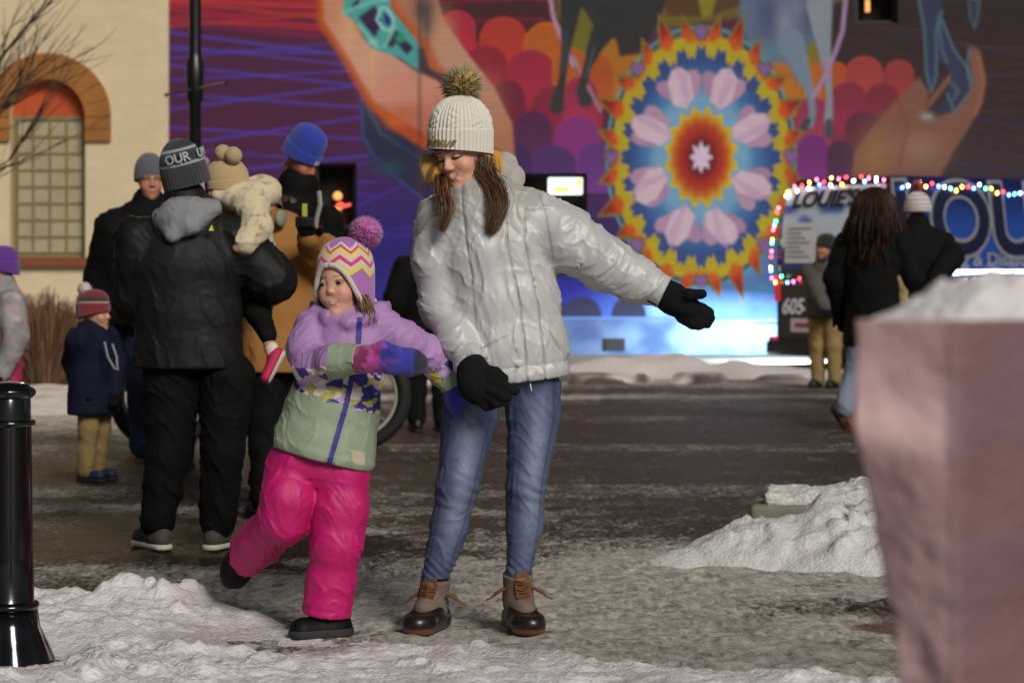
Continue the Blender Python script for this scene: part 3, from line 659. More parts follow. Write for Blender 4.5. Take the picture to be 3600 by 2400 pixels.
bl = 322 + 50 * tri(ph * 24 + .5) + 32 * tri(ph * 72); t = np.clip((R - 170) / 200, 0, 1)
paint(sstep(4, -4, R - bl), mixc(mixc(np.ones((len(mx), 1)) * lin('7fa8c8'), lin('4f78a8'), sstep(.15, .5, t)), lin('33497f'), sstep(.4, .9, t)))
random.seed(11)
for k in range(8):                      # pale pink crystals
    a = 2 * math.pi * (k + 0.5) / 8; rr = 262
    c = np.array([cx0 + asp * rr * math.sin(a), cy0 - rr * math.cos(a)]); dr = np.array([asp * math.sin(a), -math.cos(a)]); dr = dr / np.linalg.norm(dr); tn = np.array([-dr[1], dr[0]])
    def cr(off, tilt, L, Wd, colr):
        ct, st_ = math.cos(tilt), math.sin(tilt); d2 = dr * ct + tn * st_; t2 = tn * ct - dr * st_; o = c + tn * off
        poly([tuple(o + d2 * a_ * L + t2 * b_ * Wd) for a_, b_ in ((1, .25), (.6, .95), (-.5, 1), (-1, .2), (-.75, -.8), (.35, -1), (.9, -.5))], colr, 4)
    cr(40, random.uniform(.2, .9), 56, 30, 'b594ae'); cr(-40, -random.uniform(.2, .9), 52, 28, 'ac8aa9'); cr(random.uniform(-6, 6), random.uniform(-.5, .5), 74, 42, 'd6c0cf'); poly([tuple(c + dr * 86), tuple(c + dr * 40 + tn * 38), tuple(c - dr * 70 + tn * 14), tuple(c - dr * 84)], 'c0a0c2', 6, 0.6)
fl2 = 146 + 34 * tri(ph * 16); paint(sstep(4, -4, R - fl2), 'c6b42c')
for r0, cc_ in ((150, 'c59a2a'), (134, 'b86a24'), (116, 'a8441c'), (96, '98301a'), (72, '761c1c'), (52, '4e1620')): paint(sstep(9, -9, R - r0 - 8 * tri(ph * 16)), cc_)
paint(sstep(3, -3, R - 30 - 26 * tri(ph * 8 + .5)), 'dccade')
# seam and scuffs in the paint
stroke([(1474, -60), (1476, 700)], 6, '4a3032', 8, 0.65)
M_mural = brick_material('painted_mural_brick', vcol=True, mortar=0.90, bump=0.55, rough=0.75)
lum = CV.mean(1, keepdims=True); muralC = np.clip((lum + (CV - lum) * 1.20) * 0.88, 0.003, 0.8)
mbld = thing('mural_building', 'brick building whose wall carries a bright rosette, horse and hand mural', 'building', (wx(2400), WY, 0))
OPEN = [(1104, 572, 1254, 1250), (1720, 608, 2064, 968), (3008, -60, 3158, 84)]
nI, nJ = len(pxs), len(pys); I, J = np.meshgrid(np.arange(nI - 1), np.arange(nJ - 1), indexing='ij'); I = I.ravel(); J = J.ravel()
ccx = (pxs[I] + pxs[I + 1]) / 2; ccy = (pys[J] + pys[J + 1]) / 2; keep = np.ones(len(I), bool)
for a in OPEN: keep &= ~((ccx > a[0]) & (ccx < a[2]) & (ccy > a[1]) & (ccy < a[3]))
I = I[keep]; J = J[keep]; q = np.stack([I * nJ + J, I * nJ + J + 1, (I + 1) * nJ + J + 1, (I + 1) * nJ + J], 1)
me = make_mesh('painted_wall', np.stack([wx(mx), np.full(len(mx), WY), wz(my)], 1), q, True, muralC)
add('painted_wall', me, M_mural, mbld)
M_dark = mat('dark_painted_timber', lin('191413'), rough=0.5, var=0.2, vscale=8); M_inner = mat('dim_interior', lin('171310'), rough=0.9, var=0.2, vscale=3)
M_brick = brick_material('brown_brick', color=lin('3a2622'))
mb = MB(); mb.box((wx(594) + 0.02, WY + 0.62, -0.1), (wx(5400), WY + 9, wz(-900))); mb.obj('wall', M_brick, mbld)
for a in OPEN:                                   # deep reveals, frames and glass
    xa, xb, za, zb_ = wx(a[0] - 4), wx(a[2] + 4), wz(a[3] + 3), wz(a[1] - 3)
    m = MB(); m.box((xa - .1, WY + 0.004, za - .1), (xa, WY + .6, zb_ + .1)); m.box((xb, WY + 0.004, za - .1), (xb + .1, WY + .6, zb_ + .1)); m.box((xa, WY + 0.004, zb_), (xb, WY + .6, zb_ + .1)); m.box((xa, WY + 0.004, za - .1), (xb, WY + .6, za)); m.obj('reveal', M_dark, mbld)
    m = MB(); m.box((xa, WY + .45, za), (xb, WY + .6, zb_)); m.obj('interior', M_inner, mbld)
    m = MB(); w = 0.06
    for bx_ in ((xa, xa + w, za, zb_), (xb - w, xb, za, zb_), (xa + w, xb - w, za, za + w), (xa + w, xb - w, zb_ - w, zb_)): m.box((bx_[0], WY + .12, bx_[2]), (bx_[1], WY + .18, bx_[3]))
    m.obj('window_frame', M_dark, mbld)
def panel(name, a, y, m_): b = MB(); b.box((wx(a[0]), y, wz(a[3])), (wx(a[2]), y + 0.03, wz(a[1]))); return b.obj(name, m_, mbld)
panel('door_glass', (1114, 790, 1240, 800), WY + .14, M_dark)
G_or = glow('orange_menu_glow', (1.0, 0.32, 0.10), 1.1); G_red = glow('red_neon_tube', (1.0, 0.10, 0.10), 1.6); G_warm = glow('warm_lamp_bulb', (1.0, 0.45, 0.12), 0.9)
m = MB()
for k in range(7): m.box((wx(1128), WY + .38, wz(734 + k * 15)), (wx(1196 - (k % 3) * 8), WY + .40, wz(726 + k * 15)))
m.obj('lit_menu_board', G_or, mbld)
m = MB(); m.tube([(wx(1176), WY + .36, wz(722)), (wx(1190), WY + .36, wz(712)), (wx(1204), WY + .36, wz(722)), (wx(1226), WY + .36, wz(716))], 0.018); m.obj('neon_sign', G_red, mbld)
m = MB(); m.lathe([(0.005, -0.05), (0.05, -0.03), (0.06, 0.02), (0.02, 0.06)], (wx(1180), WY + .34, wz(688)), 10); m.obj('pendant_lamp', G_warm, mbld)
m = MB(); m.box((wx(1928), WY + .26, wz(682)), (wx(2050), WY + .30, wz(622)), bev=.01); m.obj('lit_window_sign', glow('white_sign_light', (0.85, 1.0, 0.95), 1.5), mbld)
m = MB(); m.box((wx(1948), WY + .245, wz(672)), (wx(2004), WY + .258, wz(656))); m.box((wx(2030), WY + .245, wz(650)), (wx(2046), WY + .258, wz(628))); m.box((wx(1960), WY + .245, wz(646)), (wx(1990), WY + .258, wz(640))); m.obj('sign_lettering', glow('yellow_sign_light', (1.0, 0.75, 0.05), 1.4), mbld)
m = MB(); m.tube([(wx(3062), WY + .3, wz(-10)), (wx(3062), WY + .3, wz(34))], 0.03); m.obj('window_lamp', G_warm, mbld)
# plinth and vent
M_plinth = mat('pale_blue_plinth', vcol=True, rough=0.7, bump=0.4, bscale=15)
def pl_fn(u, v): return np.stack([wx(594) + .03 + u * (wx(5400) - wx(594)), np.full_like(u, WY - 0.05) - 0.01 * (v < .9), 0.02 + v * (wz(1122) - 0.02)], 1)
def pl_col(u, v, p):
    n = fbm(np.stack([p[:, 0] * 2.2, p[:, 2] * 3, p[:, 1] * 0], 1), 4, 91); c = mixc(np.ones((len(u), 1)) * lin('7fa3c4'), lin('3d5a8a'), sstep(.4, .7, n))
    return mixc(c, lin('27305c')[None], sstep(2.6, 0.6, p[:, 0]) * .8)  # darker blue to the left: fading of the glow put into the paint
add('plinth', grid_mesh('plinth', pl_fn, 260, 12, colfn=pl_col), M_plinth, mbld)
m = MB(); m.box((wx(594) + .03, WY - 0.045, wz(1122) + 0.001), (wx(5400), WY - 0.003, wz(1122) + 0.03)); m.obj('plinth_cap', mat('plinth_cap_paint', lin('4a6696'), rough=.7), mbld)
mbx = MB(); mbx.box((wx(2702), WY - .16, wz(1236)), (wx(2742), WY - .064, wz(1196)), bev=.01); mbx.obj('meter_box', mat('grey_meter_box', lin('9a958c'), rough=.6), mbld)
vb = MB(); vb.box((wx(2122), WY - 0.085, wz(1232)), (wx(2196), WY - 0.064, wz(1188))); vent = vb.obj('vent', M_dark, mbld)
for k in range(5):
    z_ = wz(1228) + k * (wz(1192) - wz(1228)) / 4; vb = MB(); vb.box((wx(2126), WY - .097, z_ - .006), (wx(2192), WY - .086, z_ + .006)); vb.obj('vent_slat', M_dark, vent)
# ------------------------------------------------------------------ lettering helper
def text_mesh(body, size, bold=0.0, extrude=0.004, shear=0.0, sx=1.0):
    cu = bpy.data.curves.new('lettering', 'FONT'); cu.body = body; cu.size = size; cu.offset = bold; cu.extrude = extrude; cu.shear = shear; cu.resolution_u = 6
    o = bpy.data.objects.new('lettering_tmp', cu); COL.objects.link(o)
    dg = bpy.context.evaluated_depsgraph_get(); me = bpy.data.meshes.new_from_object(o.evaluated_get(dg)); bpy.data.objects.remove(o); bpy.data.curves.remove(cu)
    v = np.zeros(len(me.vertices) * 3, np.float32); me.vertices.foreach_get('co', v); v = v.reshape(-1, 3); v[:, 0] *= sx
    return me, v
def text_obj(name, body, size, o, ex, ey, matl, parent, bold=0.0, extrude=0.004, shear=0.0, warp=None, sx=1.0):
    me, v = text_mesh(body, size, bold, extrude, shear, sx); ex = unit(ex); ey = unit(ey); ez = np.cross(ex, ey)
    w = warp(v) if warp else np.asarray(o) + v[:, :1] * ex + v[:, 1:2] * ey + v[:, 2:] * ez
    me.vertices.foreach_set('co', np.asarray(w, np.float32).ravel()); me.update(); me.name = name
    return add(name, me, matl, parent)

# ------------------------------------------------------------------ advertising van with string lights
VT = math.radians(33.5); vs_ = V(math.cos(VT), math.sin(VT), 0); vr = V(-math.sin(VT), math.cos(VT), 0); vo = V(3.99, 25.5, 0); vz = V(0, 0, 1)
def vp(s, r, z): return vo + s * vs_ + r * vr + z * vz
van = thing('van', 'dark blue advertising van strung with coloured lights, parked by the mural', 'van', vp(2.8, 0.97, 0))
def van_local(Q): q = Q - vo; return np.stack([q @ vs_, q @ vr, q[:, 2]], 1)
def van_sdf(Q):
    L = van_local(Q); s, r, z = L[:, 0], L[:, 1], L[:, 2]
    t = np.clip((z - 1.1) / 1.0, 0, 1); hw_ = 0.975 - 0.10 * t ** 2; s0 = 0.0 + 0.13 * t ** 2
    c = np.stack([np.maximum(s0 - s, s - 5.5) , np.abs(r - 0.975) - hw_, np.maximum(0.17 - z, z - 2.12)], 1) + 0.14
    d = np.linalg.norm(np.maximum(c, 0), axis=1) + np.minimum(c.max(1), 0) - 0.14
    nose = (s - 4.3) * 0.75 + (z - 1.25) * 0.66; d = smax(d, np.minimum(nose, (s - 4.3) * .15 + (z - 1.2)), .1)
    for sw in (1.0, 4.4): d = smax(d, -(np.hypot(s - sw, z - 0.34) - 0.40) + 0 * s, 0.03) if False else np.maximum(d, -np.maximum(np.hypot(s - sw, z - 0.34) - 0.41, 0.75 - np.abs(r - 0.975)))
    return d
def van_col(vs):
    L = van_local(vs); s, r, z = L[:, 0], L[:, 1], L[:, 2]; n = fbm(vs * 1.3, 3, 5)
    side = mixc(mixc(np.ones((len(vs), 1)) * lin('101448'), lin('1c3f8c'), sstep(.95, 1.35, z) * sstep(2.0, 1.5, z)), lin('15184a'), sstep(1.85, 2.05, z))
    c = np.where((s < 0.3)[:, None], lin('0c0d14')[None], side); return np.where((z < 0.95)[:, None], lin('08080b')[None], c)
M_vanp = mat('van_vinyl_wrap', vcol=True, rough=0.28, spec=0.5, coat=0.3)
lo = np.min([vp(a, b, 0) for a in (0, 5.5) for b in (0, 1.95)], 0) - .1; hi = np.max([vp(a, b, 2.2) for a in (0, 5.5) for b in (0, 1.95)], 0) + .1
sdf_obj('body', van_sdf, lo, hi, 0.033, M_vanp, van, van_col, 1)
def vbox(name, a, b, m_, parent=van, bev=0.0):
    k = MB(); R_ = np.stack([vs_, vr, vz], 1); k.box(a, b, R_, vo, bev=bev); return k.obj(name, m_, parent)
def rear_plane(z): t = np.clip((z - 1.1) / 1.0, 0, 1); return 0.13 * t ** 2
def rear_sheet(name, r0, r1, z0, z1, off, m_, colf=None, n=(30, 30)):
    def fn(u, v): z = z0 + v * (z1 - z0); r = r1 + u * (r0 - r1); return vo + (rear_plane(z) - off)[:, None] * vs_ + r[:, None] * vr + z[:, None] * vz
    return add(name, grid_mesh(name, fn, n[0], n[1], colfn=colf), m_, van)
M_win = mat('printed_window_vinyl', vcol=True, rough=0.3, spec=0.5)
def win_col(u, v, p):
    n = fbm(np.stack([u * 4, v * 4, u * 0], 1), 3, 17); c = mixc(np.ones((len(u), 1)) * lin('4a74d8'), lin('d6ecff'), sstep(.42, .72, n + .25 * np.exp(-((v - .55) / .25) ** 2)))
    c = mixc(c, lin('1f3f9c')[None], sstep(.30, .22, v)); c = mixc(c, lin('e8f2ff')[None], sstep(.76, .80, v) * .95)
    c = mixc(c, lin('dfe8ff')[None], .7 * np.exp(-((v - .52 - .1 * np.abs(u - .55)) / .018) ** 2)); return c
rear_sheet('rear_window', 0.17, 1.78, 1.12, 2.02, 0.012, M_win, win_col, (60, 50))
M_white = mat('white_vinyl', lin('e6ebf2'), rough=0.4); M_grey = mat('grey_vinyl', lin('8d9098'), rough=.4); M_navy = mat('navy_vinyl', lin('141a3e'), rough=.35); M_blackp = mat('black_plastic', lin('101012'), rough=.45)
rear_sheet('list_panel', 1.18, 1.70, 1.18, 1.62, 0.020, M_white)
for k in range(7):
    z_ = 1.24 + k * .052; rear_sheet('list_line', 1.28 + .08 * (k % 3), 1.66, z_, z_ + .018, 0.026, M_grey, None, (2, 2))
def rearwarp(o_r, o_z, off): return lambda v: vo + (rear_plane(o_z + v[:, 1]) - off + 0 * v[:, 0])[:, None] * vs_ - v[:, 2:] * vs_ + (o_r - v[:, 0])[:, None] * vr + (o_z + v[:, 1])[:, None] * vz
text_obj('lettering', "LOUIE'S", 0.25, None, -vr, vz, M_navy, van, bold=0.008, shear=0.25, warp=rearwarp(1.66, 1.80, 0.024), sx=1.25)
text_obj('lettering', "605-", 0.24, None, -vr, vz, M_white, van, bold=0.006, shear=0.25, warp=rearwarp(1.76, 0.62, 0.016))
text_obj('lettering', "E", 0.26, None, -vr, vz, M_white, van, bold=0.02, warp=rearwarp(1.12, 1.24, 0.03), sx=1.5)
rear_sheet('licence_plate', 1.22, 1.60, 0.42, 0.57, 0.02, mat('plate', lin('d8c9cc'), rough=.4)); rear_sheet('plate_print', 1.3, 1.52, 0.47, 0.52, 0.026, mat('plate_red', lin('a04a50'), rough=.5), None, (2, 2))
G_tail = glow('red_tail_lens', (0.6, 0.02, 0.03), 0.25)
for r in (0.06, 1.80): vbox('tail_light', (-0.02, r, 0.75), (0.05, r + 0.09, 1.05), G_tail, bev=.015)
vbox('marker_light', (-0.05, 1.85, 0.30), (0.03, 1.95, 0.36), G_tail, bev=.01); vbox('bumper', (-0.12, 0.02, 0.16), (0.1, 1.93, 0.32), M_blackp, bev=.03)
def side_pt(s, z, off): t = np.clip((z - 1.1) / 1.0, 0, 1); return vo + np.asarray(s)[:, None] * vs_ + (0.10 * t ** 2 - off)[:, None] * vr + np.asarray(z)[:, None] * vz
def sidewarp(os_, oz, off): return lambda v: side_pt(os_ + v[:, 0], oz + v[:, 1], off) - v[:, 2:] * vr
M_lout = mat('silver_vinyl', lin('757a84'), rough=.35); M_lin = mat('letter_navy', vcol=False, color=lin('0e1230'), rough=.35)
text_obj('lettering', "LOUIE'S", 1.08, None, vs_, vz, M_lout, van, bold=0.060, warp=sidewarp(0.06, 1.29, 0.012), sx=1.0)
text_obj('lettering', "LOUIE'S", 1.08, None, vs_, vz, M_lin, van, bold=0.020, warp=sidewarp(0.06, 1.29, 0.024), sx=1.0)
text_obj('lettering', "Cleaning & Disaster", 0.20, None, vs_, vz, M_lout, van, bold=0.004, warp=sidewarp(0.32, 1.155, 0.012), sx=1.15)
text_obj('lettering', "605-3", 0.30, None, vs_, vz, M_white, van, bold=0.006, shear=.2, warp=sidewarp(0.95, 0.80, 0.012))
for sw in (1.0, 4.4):
    for r_ in (0.03, 1.72):
        w = MB(); R_ = np.stack([vs_, vz, vr], 1); w.lathe([(0.18, 0), (0.33, 0), (0.36, 0.04), (0.36, 0.18), (0.33, 0.22), (0.18, 0.22)], vp(sw, r_, 0.36), 28, R=R_); tyre = w.obj('wheel', M_blackp, van, True)
        w = MB(); w.lathe([(0.05, -0.01), (0.17, -0.005), (0.20, 0.03), (0.20, 0.19), (0.05, 0.2)], vp(sw, r_, 0.36), 20, R=R_); w.obj('rim', M_lout, tyre, True)
G_led = glow('white_led', (0.86, 0.94, 1.0), 4.5)
led = MB(); led.tube([side_pt(np.array([s_]), np.array([1.075]), 0.035)[0] for s_ in np.linspace(0.5, 5.3, 14)], 0.028, 8); led.obj('led_strip', G_led, van)
led = MB(); led.tube([vp(s_, 1.985, 0.47) for s_ in np.linspace(0.40, 1.0, 4)], 0.022, 8); led.obj('led_strip', glow('cold_led', (0.72, 0.88, 1.0), 4200.0), van)
vbox('strip_light_shield', (0.0, 1.935, 0.496), (5.4, 2.26, 0.51), M_blackp)  # unseen shield added to cut off the hidden strip's upward light
# string lights: one thing, each bulb a part
bulb_cols = {'red': (1, .04, .06), 'yellow': (1, .62, .12), 'green': (.08, .9, .5), 'blue': (.12, .25, 1), 'white': (.75, .92, 1), 'pink': (1, .12, .25), 'cyan': (.2, .8, .9)}
G_b = {k: glow(k + '_bulb', c, 15.0 if k != 'blue' else 20.0) for k, c in bulb_cols.items()}
M_wire = mat('dark_green_wire', lin('0d1a12'), rough=.5)
bulb_me = MB().lathe([(0.002, -0.018), (0.009, -0.012), (0.0125, 0), (0.010, 0.010), (0.004, 0.015)], seg=8); bme = {}
def string(label, pts, seq, group='coloured string lights on the van'):
    pts = [np.asarray(p, float) for p in pts]; t = thing('string_lights', label, 'lights', pts[0], group)
    w = MB(); w.tube(pts, 0.005, 5); w.obj('wire', M_wire, t); n = len(seq)
    seglen = [np.linalg.norm(b - a) for a, b in zip(pts, pts[1:])]; cum = np.concatenate([[0], np.cumsum(seglen)])
    random.seed(len(label))
    for i, c in enumerate(seq):
        x = cum[-1] * (i + 0.5) / n; p = np.array([np.interp(x, cum, [q[k] for q in pts]) for k in range(3)]) + np.array([0, 0, random.uniform(-.03, .02)])
        if c not in bme: bme[c] = make_mesh('bulb', bulb_me.v, bulb_me.f, True); bme[c].materials.append(G_b[c])
        o = bpy.data.objects.new('bulb', bme[c]); COL.objects.link(o); o.parent = t; o.location = tuple(p - pts[0])
def rp(r, z): return vo + (rear_plane(np.array([z]))[0] - 0.05) * vs_ + r * vr + z * vz
C = 'yellow red pink yellow red pink white red yellow pink red white pink yellow'.split()
string('coloured bulbs draped along the top of the van rear doors', [rp(1.80, 1.98), rp(1.5, 2.07), rp(1.0, 2.09), rp(.5, 2.10), rp(.12, 2.07)], ['yellow', 'pink', 'red', 'yellow', 'pink', 'red', 'yellow', 'pink', 'red', 'white', 'red', 'pink', 'white', 'pink'])
string('white and cyan bulbs in the second row above the rear window', [rp(1.84, 1.92), rp(1.4, 2.02), rp(.8, 2.05), rp(.2, 2.04)], ['cyan', 'white', 'white', 'blue', 'white', 'yellow', 'white', 'cyan', 'white'])
string('coloured bulbs running down the left edge of the van rear', [rp(1.85, 1.86), rp(1.90, 1.5), rp(1.91, 1.12), rp(1.88, 0.98)], ['pink', 'red', 'green', 'blue', 'pink', 'yellow', 'green', 'pink', 'red', 'yellow', 'cyan', 'pink'])
string('coloured bulbs sagging below the rear window of the van', [rp(1.88, 0.98), rp(1.7, 1.02), rp(1.55, .96), rp(1.4, 1.0), rp(1.2, 1.03), rp(.6, 1.0)], ['yellow', 'green', 'blue', 'pink', 'red', 'yellow', 'cyan', 'green', 'pink', 'yellow', 'red', 'blue'])
def sp(s, z): return side_pt(np.array([s]), np.array([z]), 0.05)[0]
string('coloured bulbs strung along the roof edge over the big lettering', [sp(.15, 1.98), sp(.5, 2.03), sp(.9, 1.97), sp(1.3, 2.02), sp(1.7, 1.95), sp(2.2, 2.0), sp(3, 1.96), sp(4, 1.98)], ['blue', 'white', 'white', 'yellow', 'yellow', 'red', 'blue', 'white', 'cyan', 'yellow', 'yellow', 'red', 'blue', 'white', 'green', 'yellow', 'yellow', 'red', 'blue', 'green', 'white', 'blue'] * 2)
string('short string of bulbs hanging below the white strip light', [sp(.42, 1.02), sp(.46, .9), sp(.5, .80), sp(.8, .78)], ['white', 'cyan', 'blue', 'red', 'white', 'red', 'yellow', 'red'])

# ------------------------------------------------------------------ lamp post with its lit head above the frame
M_iron = mat('black_cast_iron', lin('0c0c0d'), rough=0.32, spec=0.5, bump=0.15, bscale=45, bdist=0.003)
LPX, LPY = (686 - 1800) / FPX * 21.0, 21.0
lamp = thing('lamp_post', 'tall black lamp post with cross arms in front of the cream corner', 'lamp post', (LPX, LPY, 0))
m = MB(); m.lathe([(0.16, 0), (0.16, 0.08), (0.12, 0.14), (0.10, 0.5), (0.075, 0.6), (0.062, 0.8), (0.055, 2.55), (0.075, 2.6), (0.078, 2.9), (0.06, 2.95), (0.054, 3.0), (0.048, 5.1), (0.07, 5.15), (0.05, 5.25)], (LPX, LPY, 0), 20); m.obj('post', M_iron, lamp, True)
m = MB(); m.tube([(LPX - .24, LPY - .08, 2.63), (LPX, LPY - .06, 2.68), (LPX + .27, LPY - .02, 2.74)], 0.011, 6); m.lathe([(.004, -.02), (.02, 0), (.004, .02)], (LPX - .24, LPY - .08, 2.63), 8); m.lathe([(.004, -.02), (.02, 0), (.004, .02)], (LPX + .27, LPY - .02, 2.74), 8); m.obj('cross_arm', M_iron, lamp)
m = MB(); m.lathe([(0.05, 5.25), (0.13, 5.32), (0.17, 5.45), (0.16, 5.6), (0.08, 5.74), (0.02, 5.77)], (LPX, LPY, 0), 20); m.obj('lamp_globe', glow('warm_globe', (1.0, 0.78, 0.5), 3.0), lamp, True)
ld = bpy.data.lights.new('lamp_light', 'POINT'); ld.energy = 260; ld.color = (1.0, 0.74, 0.45); ld.shadow_soft_size = 0.2
lo_ = bpy.data.objects.new('lamp_light', ld); COL.objects.link(lo_); lo_.parent = lamp; lo_.location = (0, 0, 5.0); lo_.location = (0.0, -0.45, 5.3)

# ------------------------------------------------------------------ bollard
bx0 = P(28, 2300, 7.12)[0]; by0 = 7.12
bol = thing('bollard', 'glossy black cast iron bollard standing in the snow at the picture edge', 'bollard', (bx0, by0, 0))
M_gloss = mat('gloss_black_paint', lin('060607'), rough=0.16, spec=0.6, coat=0.5, bump=0.12, bscale=30, bdist=0.004)
def zb(py): return CAM_H - (py - 930) / FPX * by0
m = MB(); m.lathe([(0.088, zb(2135)), (0.076, zb(2110)), (0.073, zb(1950)), (0.068, zb(1500)), (0.066, zb(1400)), (0.064, zb(1395))], (bx0, by0, 0), 40); m.obj('column', M_gloss, bol, True)
m = MB(); m.lathe([(0.064, zb(1498)), (0.078, zb(1494)), (0.081, zb(1485)), (0.078, zb(1477)), (0.064, zb(1473))], (bx0, by0, 0), 40); m.obj('collar', M_gloss, bol, True)
m = MB(); m.lathe([(0.075, zb(2142)), (0.089, zb(2136)), (0.093, zb(2126)), (0.089, zb(2116)), (0.075, zb(2110))], (bx0, by0, 0), 40); m.obj('collar', M_gloss, bol, True)
m = MB(); m.lathe([(0.060, zb(1405)), (0.072, zb(1396)), (0.080, zb(1385)), (0.082, zb(1375)), (0.078, zb(1366)), (0.066, zb(1358)), (0.062, zb(1350)), (0.045, zb(1344)), (0.004, zb(1338))], (bx0, by0, 0), 40, fn=lambda a, z: 1 + 0.018 * math.cos(a * 14) * (zb(1392) < z < zb(1352))); m.obj('cap', M_gloss, bol, True)
m = MB(); m.lathe([(0.135, -0.03), (0.128, zb(2320)), (0.108, zb(2260)), (0.092, zb(2200)), (0.084, zb(2142))], (bx0, by0, 0), 64, fn=lambda a, z: 1 + 0.10 * abs(math.sin(a * 4)) * (1 if z < zb(2200) else .3)); m.obj('base', M_gloss, bol, True)

# ------------------------------------------------------------------ near pink stone block with a snow cap
blk = thing('stone_block', 'large blurred pink quartzite block with a cap of snow, nearest the camera', 'stone block', (0.58, 2.7, 0))
ring_z = np.array([-0.02, 0.45, 0.66, 0.76, 0.92, 1.085])
cor = [np.array([[0.565, 3.50], [0.560, 3.50], [0.552, 3.50], [0.530, 3.49], [0.488, 3.44], [0.486, 3.44]]),
       np.array([[0.632, 3.44], [0.630, 3.44], [0.628, 3.44], [0.628, 3.42], [0.622, 3.40], [0.615, 3.38]]),
       np.array([[1.12, 3.80], [1.12, 3.80], [1.12, 3.78], [1.14, 3.75], [1.16, 3.70], [1.18, 3.66]]),
       np.array([[1.10, 4.05]] * 6)]
BK = 0.72
def bk(p): return V(0, 0, CAM_H) + (p - V(0, 0, CAM_H)) * BK
def blk_fn(u, v):
    z = ring_z[0] + v * (ring_z[-1] - ring_z[0]); e = u * 4; i = np.floor(e).astype(int) % 4; f = e - np.floor(e)
    cx = np.stack([np.interp(z, ring_z, c[:, 0]) for c in cor], 1); cy = np.stack([np.interp(z, ring_z, c[:, 1]) for c in cor], 1); n = np.arange(len(u))
    x = cx[n, i] * (1 - f) + cx[n, (i + 1) % 4] * f; y = cy[n, i] * (1 - f) + cy[n, (i + 1) % 4] * f
    p = np.stack([x, y, z], 1); w = 0.03 * (fbm(p * 7, 3, 3) - .5)[:, None]; p = bk(p + w * np.stack([x - .85, y - 3.7, 0 * z], 1) / .35); p[:, 2] = np.where(v < .02, -.02, p[:, 2]); return p
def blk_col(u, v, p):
    n = fbm(p * np.array([9, 9, 14]), 5, 23); right = sstep(0.215, 0.262, u) * sstep(.75, .6, u)  # right face tinted darker, its shade put into the stone colour
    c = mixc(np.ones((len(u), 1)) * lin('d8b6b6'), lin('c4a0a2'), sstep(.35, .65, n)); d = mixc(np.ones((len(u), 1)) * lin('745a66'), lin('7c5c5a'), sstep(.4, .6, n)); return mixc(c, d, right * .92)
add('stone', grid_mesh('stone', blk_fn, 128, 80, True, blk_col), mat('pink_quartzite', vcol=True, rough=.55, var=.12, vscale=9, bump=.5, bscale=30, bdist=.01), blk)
def cap_fn(u, v):
    cx = np.array([c[-1, 0] for c in cor]); cy = np.array([c[-1, 1] for c in cor]); e = u * 4; i = np.floor(e).astype(int) % 4; f = e - np.floor(e)
    x = cx[i] * (1 - f) + cx[(i + 1) % 4] * f; y = cy[i] * (1 - f) + cy[(i + 1) % 4] * f; mx_, my_ = .87, 3.62
    k = 1 - v; xx = mx_ + (x - mx_) * k * .97; yy = my_ + (y - my_) * k * .97
    h = 0.050 * (1 - k ** 8) * (0.35 + 0.75 * sstep(.50, .70, xx)) + 0.012 * lumps(xx, yy, 33, 18) * (1 - k ** 6) ; return bk(np.stack([xx, yy, 1.078 + h], 1))
add('snow_cap', grid_mesh('snow_cap', cap_fn, 200, 60, True, lambda u, v, p: np.ones((len(u), 3)) * np.array([.72, .70, .70])), M_snow, blk)

# low stone slab half buried in the shovelled snow
slab = thing('stone_slab', 'low grey concrete slab capped with snow behind the shovelled pile', 'slab', (1.6, 10.45, 0))
sl = lambda Q: (np.linalg.norm(np.maximum(np.abs((Q - V(1.62, 10.45, .055)) @ np.array(Matrix.Rotation(-.14, 3, 'Z'))) - np.array([.58, .24, .085]) + .02, 0), axis=1) - .02)
sdf_obj('slab', sl, (.9, 10, -.1), (2.4, 10.9, .25), .016, mat('greenish_concrete', lin('77766a'), rough=.85, var=.18, vscale=9, bump=.3, bscale=50), slab)
def sc(Q):
    q = (Q - V(1.66, 10.47, .135)) @ np.array(Matrix.Rotation(-.14, 3, 'Z')); h = .040 + .05 * sstep(-.45, .1, q[:, 0]) + .020 * (lumps(Q[:, 0], Q[:, 1], 19, 8) - .5)
    return np.maximum(np.maximum(np.abs(q[:, 0]) - .54 - .03 * noise(Q * 14, 2), np.abs(q[:, 1]) - .235), np.maximum(q[:, 2] - h, -q[:, 2] - .001)) * .8
sdf_obj('snow_cap', sc, (.9, 10, .1), (2.4, 10.9, .33), .014, M_snow, slab, lambda v: np.ones((len(v), 3)) * np.array([.66, .65, .62]))

